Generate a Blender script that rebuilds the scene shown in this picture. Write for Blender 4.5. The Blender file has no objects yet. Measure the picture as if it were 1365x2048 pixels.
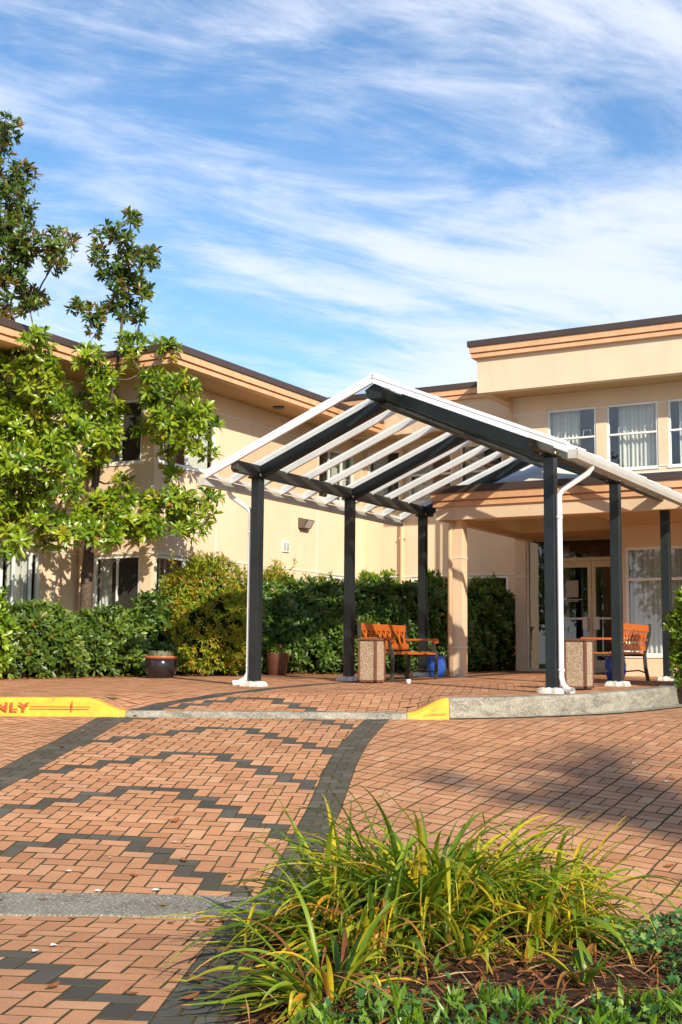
import bpy, math, random
import numpy as np
from mathutils import Vector, Matrix
random.seed(7); rng = np.random.default_rng(7)
sc = bpy.context.scene
COL = sc.collection

# ------------------------------------------------------------------ camera
CX, CY, CZ = 9.05298, -13.76132, 0.42674
YAW, PITCH, ROLL, FPX = -0.5141596, 0.1143542, 0.0083199, 2481.41
cy_, sy_ = math.cos(YAW), math.sin(YAW); cp_, sp_ = math.cos(PITCH), math.sin(PITCH)
cr_, sr_ = math.cos(ROLL), math.sin(ROLL)
FW = Vector((sy_*cp_, cy_*cp_, sp_)); R0 = Vector((cy_, -sy_, 0)); U0 = R0.cross(FW)
RT = R0*cr_ + U0*sr_; UP = -R0*sr_ + U0*cr_
cam = bpy.data.cameras.new('camera'); camo = bpy.data.objects.new('camera', cam); COL.objects.link(camo)
M = Matrix((RT, UP, -FW)).transposed().to_4x4(); M.translation = Vector((CX, CY, CZ)); camo.matrix_world = M
cam.sensor_fit = 'HORIZONTAL'; cam.sensor_width = 36; cam.lens = FPX/1365*36; cam.clip_end = 2000; cam.clip_start = .05
sc.camera = camo
sc.render.resolution_x = 682; sc.render.resolution_y = 1024
# ------------------------------------------------------------------ light
SUN_AZ = math.radians(-37)      # angle of the sun from +X, towards -Y
SUN_EL = math.radians(28)
sd = Vector((math.cos(SUN_AZ)*math.cos(SUN_EL), math.sin(SUN_AZ)*math.cos(SUN_EL), math.sin(SUN_EL)))
sun = bpy.data.lights.new('sun', 'SUN'); suno = bpy.data.objects.new('sun', sun); COL.objects.link(suno)
suno.rotation_euler = sd.to_track_quat('Z', 'Y').to_euler()
sun.energy = 4.3; sun.angle = math.radians(.55); sun.color = (1, .90, .74)
sc.view_settings.view_transform = 'Standard'; sc.view_settings.look = 'None'
sc.view_settings.exposure = 0.58; sc.view_settings.gamma = 1
w = bpy.data.worlds.new('World'); sc.world = w; w.use_nodes = True
nt = w.node_tree; N = nt.nodes; L = nt.links; N.clear()
def nn(t, **k):
    n = N.new(t)
    for a, b in k.items(): setattr(n, a, b)
    return n
out = nn('ShaderNodeOutputWorld'); bg = nn('ShaderNodeBackground'); sky = nn('ShaderNodeTexSky')
sky.sky_type = 'NISHITA'; sky.sun_disc = False; sky.sun_elevation = SUN_EL
sky.sun_rotation = math.atan2(sd.x, sd.y); sky.air_density = 1.0; sky.dust_density = .3; sky.ozone_density = 2.0
tc = nn('ShaderNodeTexCoord'); sep = nn('ShaderNodeSeparateXYZ'); L.new(tc.outputs['Generated'], sep.inputs[0])
def mth(op, a, b=None, c=None, clamp=False):
    n = nn('ShaderNodeMath', operation=op); n.use_clamp = clamp
    for i, v in enumerate((a, b, c)):
        if v is None: continue
        if isinstance(v, (int, float)): n.inputs[i].default_value = v
        else: L.new(v, n.inputs[i])
    return n.outputs[0]
# the cloud layer: rays meet a high flat sheet, z+offset keeps the horizon from shrinking to nothing
zz = mth('ADD', mth('MAXIMUM', sep.outputs[2], 0.0), .25)
px_ = mth('DIVIDE', sep.outputs[0], zz); py_ = mth('DIVIDE', sep.outputs[1], zz)
cmb = nn('ShaderNodeCombineXYZ'); L.new(px_, cmb.inputs[0]); L.new(py_, cmb.inputs[1])
def cloud(rot, scale, streak, detail, rough, dist, off):
    mp = nn('ShaderNodeMapping'); mp.vector_type = 'TEXTURE'; mp.inputs['Rotation'].default_value = (0, 0, math.radians(rot))
    mp.inputs['Scale'].default_value = (streak, 1, 1); mp.inputs['Location'].default_value = off
    L.new(cmb.outputs[0], mp.inputs[0])
    n = nn('ShaderNodeTexNoise'); n.inputs['Scale'].default_value = scale; n.inputs['Detail'].default_value = detail
    n.inputs['Roughness'].default_value = rough; n.inputs['Distortion'].default_value = dist
    L.new(mp.outputs[0], n.inputs['Vector']); return n.outputs['Fac']
c1 = cloud(38, 1.9, 2.2, 5, .5, 1.2, (4.3, 4.7, 0)); c2 = cloud(55, 4.6, 2.6, 12, .62, 1.5, (3, 7, 0)); c3 = cloud(40, 16, 2.4, 10, .65, 1.0, (0, 2, 0))
s_ = mth('ADD', mth('ADD', mth('MULTIPLY', c1, .50), mth('MULTIPLY', c2, .44)), mth('MULTIPLY', c3, .14))
# clouds thicken towards the horizon
s_ = mth('ADD', s_, mth('MULTIPLY', mth('SUBTRACT', .42, sep.outputs[2]), .25))
s_ = mth('ADD', s_, mth('MULTIPLY', mth('MAXIMUM', mth('SUBTRACT', .26, sep.outputs[2]), 0.0), .35))
mr = nn('ShaderNodeMapRange'); mr.interpolation_type = 'SMOOTHERSTEP'
mr.inputs['From Min'].default_value = .43; mr.inputs['From Max'].default_value = .69; mr.inputs['To Max'].default_value = .86
L.new(s_, mr.inputs['Value'])
hs = nn('ShaderNodeHueSaturation'); hs.inputs['Saturation'].default_value = 1.18; hs.inputs['Value'].default_value = 1.0
L.new(sky.outputs[0], hs.inputs['Color'])
mx = nn('ShaderNodeMix', data_type='RGBA'); mx.inputs[7].default_value = (4.9, 5.2, 5.95, 1)
L.new(mr.outputs[0], mx.inputs[0]); L.new(hs.outputs[0], mx.inputs[6])
L.new(mx.outputs[2], bg.inputs[0]); bg.inputs[1].default_value = .132; L.new(bg.outputs[0], out.inputs[0])

# ------------------------------------------------------------------ frames
FH = (-0.4918032, 0.8707064); RH = (0.8707064, 0.4918032)      # level forward and right of the view
def ad(a, d): return (CX + FH[0]*d + RH[0]*a, CY + FH[1]*d + RH[1]*a)
def to_ad(X, Y): x, y = X-CX, Y-CY; return (x*RH[0]+y*RH[1], x*FH[0]+y*FH[1])
def at(x, y, d):                                              # point seen at photo pixel (x, y), d metres ahead
    v = FW + RT*((x-682.5)/FPX) - UP*((y-1024)/FPX)
    t = d/(v.x*FH[0]+v.y*FH[1]); return Vector((CX, CY, CZ)) + v*t
HP = [(0, 1.6), (6, 1.66), (8.0, 1.71), (8.77, 1.71), (10.2, 1.50), (11.75, 1.278), (13.3, 1.072), (14.85, .898), (15.7, .804), (18, .78), (30, .75), (60, .75)]
HPd = [p[0]*.82 for p in HP]; HPh = [p[1]*.82 for p in HP]
_dd = np.linspace(0, 50, 2001); _hh = np.interp(_dd, HPd, HPh); _k = np.hanning(33); _k /= _k.sum()
_hh = np.convolve(np.pad(_hh, 16, mode='edge'), _k, 'valid')
def zroad(a, d): return CZ - np.interp(d, _dd, _hh)
def K(a): return np.interp(a, [-20, 1.13, 1.8, 2.4, 3.0, 3.6, 4.3, 5.2, 6, 8, 12], [12.87, 12.9, 13.1, 13.5, 14.1, 14.9, 16.0, 18.5, 22, 30, 40])
def zplaza(a, d):
    Y = CY+FH[1]*d+RH[1]*a; z = .0142*Y; k = K(a)
    wq = np.clip((a+2.62)/.42, 0, 1)*np.clip((1.12-a)/.42, 0, 1); wq = wq*wq*(3-2*wq)
    t = np.clip((d-k)/1.5, 0, 1); t = t*t*(3-2*t)
    return z+(zroad(a, k)+.045-z)*wq*(1-t)
def zp(X, Y): return float(zplaza(*to_ad(X, Y)))
def T(a): return np.interp(a, [-8, -4, -1.93, -1.19, -.46, .5, 1.62, 3, 5, 7], [6.0, 7.05, 7.29, 7.29, 7.23, 7.05, 6.64, 5.85, 4.1, 1])
def f1L(d): return np.interp(d, [3, 7.3, 9, 10.25, 11.58, 12.92, 14], [-4.1, -3.25, -2.98, -2.78, -2.59, -2.46, -2.3])
def f1R(d): return f1L(d)+.32
def f2L(d): return np.interp(d, [3, 7.35, 8.04, 9.15, 10.58, 11.46, 12.3, 12.96], [-1.0, -.45, -.36, -.23, -.10, .01, .16, .29])
def f2R(d): return f2L(d)+.25
def fe(d): return np.interp(d, [12.8, 12.9, 13.6, 14.0, 14.6, 15.6, 17.2, 18.2, 22], [-2.35, -2.25, -1.89, -1.45, -1.1, -.87, -.27, .29, 2.0])
def fn_(d): return -.60 + (np.minimum(d, 6.6)-6.6)*.05

# ------------------------------------------------------------------ object helpers
def tag(o, label=None, cat=None, group=None, kind=None):
    if label: o['label'] = label
    if cat: o['category'] = cat
    if group: o['group'] = group
    if kind: o['kind'] = kind
    return o
def empty(name, loc, label, cat, group=None, rz=0):
    o = bpy.data.objects.new(name, None); COL.objects.link(o); o.location = loc; o.rotation_euler = (0, 0, rz)
    o.empty_display_size = .2; return tag(o, label, cat, group)
def adopt(o, parent):
    if parent is not None:
        o.parent = parent
        if parent.type == 'EMPTY' or True:
            o.matrix_parent_inverse = parent_world(parent).inverted()
    return o
def parent_world(p):
    m = Matrix.LocRotScale(p.location, p.rotation_euler, p.scale)
    if p.parent: m = parent_world(p.parent) @ p.matrix_parent_inverse @ m
    return m
class MB:
    def __init__(s): s.v = []; s.f = []; s.m = []; s.t = []
    def quad(s, *pts, m=0, t=0.5):
        i = len(s.v); s.v += [tuple(p) for p in pts]; s.f.append(tuple(range(i, i+len(pts)))); s.m.append(m); s.t.append(t)
    def box(s, x0, x1, y0, y1, z0, z1, m=0, t=.5):
        i = len(s.v)
        s.v += [(x, y, z) for z in (z0, z1) for y in (y0, y1) for x in (x0, x1)]
        for f in ((0, 2, 3, 1), (4, 5, 7, 6), (0, 1, 5, 4), (2, 6, 7, 3), (0, 4, 6, 2), (1, 3, 7, 5)):
            s.f.append(tuple(i+k for k in f)); s.m.append(m); s.t.append(t)
    def bar(s, p, q, w, h, up=(0, 0, 1), m=0, t=.5):      # rectangular bar from p to q; w across, h along 'up'
        p, q = Vector(p), Vector(q); ax = (q-p).normalized(); up = Vector(up); sd_ = ax.cross(up).normalized(); u2 = sd_.cross(ax)
        i = len(s.v)
        for c in (p, q):
            for a, b in ((-1, -1), (1, -1), (1, 1), (-1, 1)): s.v.append(tuple(c+sd_*(a*w/2)+u2*(b*h/2)))
        for f in ((0, 1, 2, 3), (7, 6, 5, 4), (0, 4, 5, 1), (1, 5, 6, 2), (2, 6, 7, 3), (3, 7, 4, 0)):
            s.f.append(tuple(i+k for k in f)); s.m.append(m); s.t.append(t)
    def tube(s, pts, r, n=8, m=0, t=.5, cap=True):
        pts = [Vector(p) for p in pts]; rs = r if isinstance(r, (list, tuple)) else [r]*len(pts); i0 = len(s.v)
        ref = Vector((0, 0, 1)); tan0 = (pts[1]-pts[0]).normalized()
        if abs(tan0.dot(ref)) > .9: ref = Vector((1, 0, 0))
        for k, p in enumerate(pts):
            tn = (pts[min(k+1, len(pts)-1)]-pts[max(k-1, 0)]).normalized()
            a = tn.cross(ref); a = a.normalized() if a.length > 1e-4 else Vector((1, 0, 0)); b = tn.cross(a)
            for j in range(n):
                an = 2*math.pi*j/n; s.v.append(tuple(p+(a*math.cos(an)+b*math.sin(an))*rs[k]))
        for k in range(len(pts)-1):
            for j in range(n):
                j2 = (j+1) % n; s.f.append((i0+k*n+j, i0+k*n+j2, i0+(k+1)*n+j2, i0+(k+1)*n+j)); s.m.append(m); s.t.append(t)
        if cap:
            s.f.append(tuple(i0+j for j in range(n))[::-1]); s.m.append(m); s.t.append(t)
            e = i0+(len(pts)-1)*n; s.f.append(tuple(e+j for j in range(n))); s.m.append(m); s.t.append(t)
    def lathe(s, prof, c, n=28, m=0, t=.5):
        i0 = len(s.v)
        for r, z in prof:
            for j in range(n):
                an = 2*math.pi*j/n; s.v.append((c[0]+r*math.cos(an), c[1]+r*math.sin(an), c[2]+z))
        for k in range(len(prof)-1):
            for j in range(n):
                j2 = (j+1) % n; s.f.append((i0+k*n+j, i0+k*n+j2, i0+(k+1)*n+j2, i0+(k+1)*n+j)); s.m.append(m); s.t.append(t)
    def sweep(s, path, prof, m=0, closed_prof=True, t=.5):
        """path: 2D points; prof: (offset to the right of travel, z)."""
        P = [Vector(p) for p in path]; nrm = []
        for k in range(len(P)):
            d0 = (P[k]-P[k-1]).normalized() if k > 0 else None; d1 = (P[k+1]-P[k]).normalized() if k < len(P)-1 else None
            n0 = Vector((d0.y, -d0.x)) if d0 else None; n1 = Vector((d1.y, -d1.x)) if d1 else None
            if n0 is None: nrm.append(n1)
            elif n1 is None: nrm.append(n0)
            else:
                b = (n0+n1).normalized(); nrm.append(b/max(.2, b.dot(n0)))
        i0 = len(s.v); n = len(prof)
        for p, nv in zip(P, nrm):
            for o, z in prof: q = p+nv*o; s.v.append((q.x, q.y, z))
        rg = n if closed_prof else n-1
        for k in range(len(P)-1):
            for j in range(rg):
                j2 = (j+1) % n; s.f.append((i0+k*n+j, i0+(k+1)*n+j, i0+(k+1)*n+j2, i0+k*n+j2)); s.m.append(m); s.t.append(t)
        if closed_prof:
            s.f.append(tuple(i0+j for j in range(n))); s.m.append(m); s.t.append(t)
            e = i0+(len(P)-1)*n; s.f.append(tuple(e+j for j in range(n))[::-1]); s.m.append(m); s.t.append(t)
    def build(s, name, mats, parent=None, smooth=False, bevel=0, fixn=False):
        me = bpy.data.meshes.new(name); me.from_pydata(s.v, [], s.f)
        mats = mats if isinstance(mats, (list, tuple)) else [mats]
        for q in mats: me.materials.append(q)
        me.polygons.foreach_set('material_index', s.m)
        at_ = me.attributes.new('tint', 'FLOAT', 'FACE'); at_.data.foreach_set('value', np.array(s.t, dtype=np.float32))
        if smooth: me.polygons.foreach_set('use_smooth', [True]*len(s.f))
        if fixn:
            import bmesh
            b = bmesh.new(); b.from_mesh(me); bmesh.ops.recalc_face_normals(b, faces=b.faces); b.to_mesh(me); b.free()
        me.update(); o = bpy.data.objects.new(name, me); COL.objects.link(o)
        if bevel:
            bv = o.modifiers.new('bevel', 'BEVEL'); bv.width = bevel; bv.segments = 2; bv.limit_method = 'ANGLE'
        return adopt(o, parent)
def dup_tree(src, loc, rz=None, parent=None, label=None, group=None, scale=None):
    """a copy of a thing with copies of its parts and sub-parts"""
    c = src.copy(); COL.objects.link(c)
    if parent is None:
        c.location = loc
        if rz is not None: c.rotation_euler = (0, 0, rz)
        if scale is not None: c.scale = scale
    else: c.parent = parent
    if label: c['label'] = label
    if group: c['group'] = group
    for ch in [o for o in COL.objects if o.parent == src]: dup_tree(ch, None, parent=c)
    return c

# ------------------------------------------------------------------ materials
def newmat(name):
    m = bpy.data.materials.new(name); m.use_nodes = True; t = m.node_tree; b = t.nodes['Principled BSDF']; return m, t, b
def setb(b, **k):
    for a, v in k.items(): b.inputs[a.replace('_', ' ')].default_value = v
def noise(t, scale, detail=4, rough=.55, vec=None, dist=0):
    n = t.nodes.new('ShaderNodeTexNoise'); n.inputs['Scale'].default_value = scale; n.inputs['Detail'].default_value = detail
    n.inputs['Roughness'].default_value = rough; n.inputs['Distortion'].default_value = dist
    if vec is None:
        g = t.nodes.new('ShaderNodeNewGeometry'); vec = g.outputs['Position']
    t.links.new(vec, n.inputs['Vector']); return n.outputs['Fac']
def ramp(t, fac, stops):
    r = t.nodes.new('ShaderNodeValToRGB'); e = r.color_ramp.elements
    while len(e) < len(stops): e.new(.5)
    for i, (p, c) in enumerate(stops): e[i].position = p; e[i].color = (*c, 1) if len(c) == 3 else c
    t.links.new(fac, r.inputs[0]); return r.outputs[0]
def mixc(t, fac, a, b, mode='MIX'):
    n = t.nodes.new('ShaderNodeMix'); n.data_type = 'RGBA'; n.blend_type = mode
    for i, v in ((0, fac), (6, a), (7, b)):
        if isinstance(v, (int, float)): n.inputs[i].default_value = v
        elif isinstance(v, tuple): n.inputs[i].default_value = (*v, 1) if len(v) == 3 else v
        else: t.links.new(v, n.inputs[i])
    return n.outputs[2]
def bump(t, b, h, strength, dist=.01):
    n = t.nodes.new('ShaderNodeBump'); n.inputs['Strength'].default_value = strength; n.inputs['Distance'].default_value = dist
    t.links.new(h, n.inputs['Height']); t.links.new(n.outputs[0], b.inputs['Normal'])
def sc3(c, k): return tuple(x*k for x in c)
def simple(name, col, rough=.6, metal=0, var=.12, vscale=6, bscale=120, bstr=.15, spec=.5, streak=False):
    m, t, b = newmat(name); setb(b, Roughness=rough, Metallic=metal); b.inputs['Specular IOR Level'].default_value = spec
    f = noise(t, vscale, 5)
    c = ramp(t, f, [(.3, sc3(col, 1-var)), (.7, sc3(col, 1+var))])
    if streak:
        g = t.nodes.new('ShaderNodeNewGeometry'); mp = t.nodes.new('ShaderNodeMapping'); mp.inputs['Scale'].default_value = (2.3, 2.3, .35)
        t.links.new(g.outputs['Position'], mp.inputs[0]); f2 = noise(t, 1.0, 6, .6, mp.outputs[0])
        c = mixc(t, ramp(t, f2, [(.50, (0, 0, 0)), (.85, (.30, .30, .30))]), c, sc3(col, .62))
    t.links.new(c, b.inputs['Base Color'])
    if bstr: bump(t, b, noise(t, bscale, 3), bstr, .004)
    return m
def attr(t, name='tint'):
    a = t.nodes.new('ShaderNodeAttribute'); a.attribute_name = name; return a.outputs['Fac']
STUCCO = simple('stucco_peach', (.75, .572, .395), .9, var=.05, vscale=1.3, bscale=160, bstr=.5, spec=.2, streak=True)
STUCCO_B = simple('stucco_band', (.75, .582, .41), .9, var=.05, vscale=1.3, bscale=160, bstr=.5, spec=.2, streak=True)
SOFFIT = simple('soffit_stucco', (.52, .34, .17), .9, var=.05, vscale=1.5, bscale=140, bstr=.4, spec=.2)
FASCIA = simple('fascia_board_peach', (.70, .40, .22), .75, var=.12, vscale=5, bscale=60, bstr=.2, spec=.3, streak=True)
ROOFM = simple('roof_edge_brown_metal', (.062, .043, .038), .5, var=.12, vscale=2, bstr=.05)
TRIMW = simple('white_trim', (.74, .72, .66), .5, var=.05, bstr=.05)
VINYL = simple('white_vinyl', (.80, .81, .78), .35, var=.03, bstr=0)
ALU = simple('white_aluminium', (.82, .86, .90), .33, var=.05, vscale=3, bstr=.04, streak=True)
ALUG = simple('gutter_aluminium', (.50, .49, .45), .38, var=.08, vscale=3, bstr=.05, streak=True)
PIPEW = simple('white_pipe', (.80, .81, .80), .35, var=.03, bstr=0)
PIPET = simple('tan_pipe', (.70, .50, .31), .5, var=.05, bstr=0)
STEEL = simple('dark_painted_steel', (.011, .017, .019), .42, var=.3, vscale=4, bscale=40, bstr=.08, spec=.5)
STEELF = simple('dull_beam_steel', (.045, .045, .038), .5, var=.3, vscale=3.5, bscale=40, bstr=.1)
BRASS = simple('bolt_metal', (.62, .5, .3), .3, .9, bstr=0)
IRON = simple('bench_iron', (.038, .042, .034), .55, var=.2, bstr=.1)
WOODM, t, b = newmat('orange_stained_wood'); setb(b, Roughness=.38)
g = t.nodes.new('ShaderNodeTexCoord'); mp = t.nodes.new('ShaderNodeMapping'); mp.inputs['Scale'].default_value = (9, 2.2, 9); t.links.new(g.outputs['Object'], mp.inputs[0])
t.links.new(mixc(t, attr(t), ramp(t, noise(t, 5, 6, .6, mp.outputs[0], 1.2), [(.3, (.26, .05, .008)), (.5, (.50, .115, .015)), (.7, (.66, .20, .032))]), (.56, .13, .017)), b.inputs['Base Color'])
bump(t, b, noise(t, 30, 3, .5, mp.outputs[0]), .2, .004)
CANF = simple('brown_bin_frame', (.15, .065, .038), .55, var=.15, bstr=.1)
AGG, t, b = newmat('exposed_aggregate'); setb(b, Roughness=.85)
v = t.nodes.new('ShaderNodeTexVoronoi'); v.inputs['Scale'].default_value = 95; g = t.nodes.new('ShaderNodeNewGeometry'); t.links.new(g.outputs['Position'], v.inputs['Vector'])
hv = t.nodes.new('ShaderNodeSeparateColor'); t.links.new(v.outputs['Color'], hv.inputs[0])
t.links.new(mixc(t, ramp(t, v.outputs['Distance'], [(.25, (0, 0, 0)), (.6, (1, 1, 1))]), ramp(t, hv.outputs[0], [(.0, (.30, .20, .12)), (.35, (.52, .38, .24)), (.7, (.62, .52, .38)), (1, (.75, .68, .56))]), (.26, .18, .11)), b.inputs['Base Color'])
bump(t, b, v.outputs['Distance'], -.8, .01)
CONC, t, b = newmat('weathered_concrete'); setb(b, Roughness=.9)
g_ = t.nodes.new('ShaderNodeNewGeometry'); mp_ = t.nodes.new('ShaderNodeMapping'); mp_.inputs['Scale'].default_value = (1, 1, 3.2); t.links.new(g_.outputs['Position'], mp_.inputs[0]); f = noise(t, 2.6, 9, .7, mp_.outputs[0], .6); f2 = noise(t, 55, 4, .6)
c = ramp(t, f, [(.36, (.06, .052, .034)), (.46, (.165, .145, .10)), (.57, (.29, .265, .195)), (.72, (.46, .43, .34))])
c = mixc(t, .35, c, ramp(t, f2, [(.35, (.10, .09, .07)), (.65, (.62, .6, .53))])); t.links.new(c, b.inputs['Base Color']); bump(t, b, f2, .5, .006)
STRIP, t, b = newmat('speckled_concrete_strip'); setb(b, Roughness=.92)
g = t.nodes.new('ShaderNodeNewGeometry'); v = t.nodes.new('ShaderNodeTexVoronoi'); v.inputs['Scale'].default_value = 120; t.links.new(g.outputs['Position'], v.inputs['Vector'])
hv = t.nodes.new('ShaderNodeSeparateColor'); t.links.new(v.outputs['Color'], hv.inputs[0])
c = mixc(t, .5, ramp(t, hv.outputs[0], [(0, (.06, .055, .042)), (.5, (.20, .185, .145)), (.85, (.44, .41, .33)), (1, (.80, .74, .62))]), ramp(t, noise(t, 2.2, 5), [(.35, (.13, .12, .088)), (.65, (.33, .305, .24))]))
t.links.new(c, b.inputs['Base Color']); bump(t, b, v.outputs['Distance'], .5, .005)
YEL, t, b = newmat('yellow_kerb_paint'); setb(b, Roughness=.6)
f = noise(t, 7, 6, .7); c = ramp(t, f, [(.30, (.26, .18, .07)), (.38, (.70, .36, .03)), (.62, (.82, .48, .035)), (.8, (.88, .66, .20))]); t.links.new(c, b.inputs['Base Color']); bump(t, b, noise(t, 60), .3, .004)
REDP = simple('faded_red_paint', (.52, .075, .03), .7, var=.3, vscale=30, bstr=0)
FOOT = simple('painted_concrete_footing', (.62, .60, .53), .85, var=.35, vscale=14, bscale=50, bstr=.5)
CURT, t, b = newmat('curtain_cloth'); setb(b, Roughness=.9); b.inputs['Base Color'].default_value = (.78, .76, .70, 1)
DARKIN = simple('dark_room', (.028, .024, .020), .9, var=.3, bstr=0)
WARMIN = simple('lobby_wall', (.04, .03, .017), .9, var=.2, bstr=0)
PAPER = simple('white_paper', (.78, .77, .72), .8, var=.02, bstr=0)
GREYPAPER = simple('grey_notice', (.42, .41, .37), .8, var=.04, bstr=0)
DOORF = simple('door_frame_beige', (.70, .62, .48), .45, var=.05, bstr=0)
MORTAR, t, b = newmat('mossy_joint_sand'); setb(b, Roughness=1)
t.links.new(ramp(t, noise(t, 5, 6), [(.4, (.085, .055, .030)), (.62, (.065, .062, .020))]), b.inputs['Base Color'])
def brickmat(name, stops, dirt):
    m, t, b = newmat(name); setb(b, Roughness=.88); b.inputs['Specular IOR Level'].default_value = .25
    c = ramp(t, attr(t), stops)
    sp = noise(t, 260, 3, .7); c = mixc(t, ramp(t, sp, [(.38, (.55, .55, .55)), (.55, (0, 0, 0))]), c, dirt)
    big = noise(t, .9, 6, .65); c = mixc(t, ramp(t, big, [(.45, (0, 0, 0)), (.70, (.75, .75, .75))]), c, mixc(t, .65, c, dirt))
    sm = noise(t, 7, 6, .7); c = mixc(t, ramp(t, sm, [(.56, (0, 0, 0)), (.78, (.6, .6, .6))]), c, dirt)
    t.links.new(c, b.inputs['Base Color']); bump(t, b, sp, .35, .003); return m
BRICK = brickmat('red_brick_paver', [(0, (.50, .22, .105)), (.35, (.60, .28, .135)), (.7, (.66, .325, .165)), (1, (.70, .38, .21))], (.28, .145, .08))
DBRICK = brickmat('charcoal_brick_paver', [(0, (.062, .060, .052)), (.5, (.092, .090, .078)), (1, (.135, .130, .112))], (.10, .075, .05))
def glass(name, tint, refl, rough=.02, trans=(.86, .88, .86)):
    m = bpy.data.materials.new(name); m.use_nodes = True; t = m.node_tree; t.nodes.clear()
    o = t.nodes.new('ShaderNodeOutputMaterial'); tr = t.nodes.new('ShaderNodeBsdfTransparent'); gl = t.nodes.new('ShaderNodeBsdfGlossy')
    mix = t.nodes.new('ShaderNodeMixShader'); fr = t.nodes.new('ShaderNodeLayerWeight'); pw = t.nodes.new('ShaderNodeMath'); pw.operation = 'POWER'; pw.inputs[1].default_value = 5.5; t.links.new(fr.outputs['Facing'], pw.inputs[0]); md = t.nodes.new('ShaderNodeMath'); md.operation = 'MULTIPLY_ADD'; md.inputs[1].default_value = .95; md.inputs[2].default_value = .05; t.links.new(pw.outputs[0], md.inputs[0])
    ma = t.nodes.new('ShaderNodeMath'); ma.operation = 'MULTIPLY'; ma.inputs[1].default_value = refl; ma.use_clamp = True
    tr.inputs[0].default_value = (*trans, 1); gl.inputs[0].default_value = (*tint, 1); gl.inputs['Roughness'].default_value = rough
    t.links.new(md.outputs[0], ma.inputs[0]); t.links.new(ma.outputs[0], mix.inputs[0]); t.links.new(tr.outputs[0], mix.inputs[1]); t.links.new(gl.outputs[0], mix.inputs[2]); t.links.new(mix.outputs[0], o.inputs[0]); return m
GLASS = glass('window_glass', (1, 1, 1), 2.2, .01, (.78, .82, .82))
ROOFGL = glass('canopy_glass', (.92, .95, .94), .75, .02, (.85, .845, .80))
FROST, t, b = newmat('frosted_skylight'); setb(b, Roughness=.4); b.inputs['Base Color'].default_value = (.86, .87, .80, 1); b.inputs['Transmission Weight'].default_value = .15
def leafmat(name, stops, rough=.4, trans=.3, spec=.5, old=None):
    m = bpy.data.materials.new(name); m.use_nodes = True; t = m.node_tree; b = t.nodes['Principled BSDF']; o = [n for n in t.nodes if n.type == 'OUTPUT_MATERIAL'][0]
    setb(b, Roughness=rough); b.inputs['Specular IOR Level'].default_value = spec
    c = ramp(t, attr(t), stops); c = mixc(t, ramp(t, noise(t, 40, 3), [(.4, (0, 0, 0)), (.75, (.4, .4, .4))]), c, sc3(stops[len(stops)//2][1], .5))
    t.links.new(c, b.inputs['Base Color'])
    tl = t.nodes.new('ShaderNodeBsdfTranslucent'); cc = mixc(t, .5, c, (.35, .5, .03)) ; t.links.new(cc, tl.inputs[0])
    mix = t.nodes.new('ShaderNodeMixShader'); mix.inputs[0].default_value = trans
    t.links.new(b.outputs[0], mix.inputs[1]); t.links.new(tl.outputs[0], mix.inputs[2]); t.links.new(mix.outputs[0], o.inputs[0]); return m
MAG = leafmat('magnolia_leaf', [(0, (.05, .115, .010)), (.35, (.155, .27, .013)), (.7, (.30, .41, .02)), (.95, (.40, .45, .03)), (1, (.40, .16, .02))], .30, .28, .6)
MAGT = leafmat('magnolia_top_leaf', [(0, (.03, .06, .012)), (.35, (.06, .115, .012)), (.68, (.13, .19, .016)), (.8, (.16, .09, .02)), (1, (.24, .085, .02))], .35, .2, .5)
HEDGE = leafmat('hedge_leaf', [(0, (.032, .075, .012)), (.5, (.088, .155, .022)), (.985, (.20, .27, .03)), (.995, (.42, .26, .03)), (1, (.42, .14, .03))], .38, .22, .5)
HEDGED = leafmat('dark_hedge_leaf', [(0, (.028, .070, .014)), (.5, (.082, .165, .026)), (.99, (.18, .28, .035)), (1, (.36, .16, .03))], .4, .2, .5)
PIER = leafmat('pieris_leaf', [(0, (.06, .13, .012)), (.4, (.20, .30, .016)), (.75, (.44, .46, .03)), (.93, (.50, .34, .03)), (1, (.45, .18, .03))], .4, .3, .4)
LIME = leafmat('bright_leaf', [(0, (.06, .14, .012)), (.5, (.16, .30, .018)), (1, (.34, .46, .03))], .35, .3, .5)
BOXL = leafmat('glossy_leaf', [(0, (.03, .08, .008)), (.5, (.10, .19, .012)), (1, (.30, .40, .03))], .25, .25, .7)
BLADE = leafmat('daylily_blade', [(0, (.035, .10, .010)), (.35, (.10, .23, .014)), (.58, (.25, .36, .022)), (.76, (.68, .52, .025)), (.9, (.62, .25, .03)), (1, (.22, .06, .03))], .38, .35, .45)
GCOV = leafmat('ground_cover_leaf', [(0, (.02, .08, .025)), (.5, (.06, .18, .045)), (1, (.22, .34, .06))], .5, .25, .3)
LITTER = leafmat('dead_leaf', [(0, (.10, .035, .02)), (.35, (.28, .09, .035)), (.7, (.48, .20, .06)), (1, (.66, .45, .25))], .7, .2, .2)
BARK = simple('bark', (.115, .085, .062), .95, var=.35, vscale=22, bscale=45, bstr=.9, spec=.1)
CORE = simple('inside_shade', (.016, .020, .008), 1, var=.4, vscale=12, bscale=30, bstr=.8, spec=0)  # near-black colour that stands for shade deep inside the foliage
SOIL = simple('mulch', (.050, .028, .018), 1, var=.5, vscale=22, bscale=60, bstr=1.0, spec=.05)
GRASSM = simple('lawn', (.06, .10, .03), 1, var=.4, vscale=3, bscale=60, bstr=.6, spec=.05)

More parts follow.
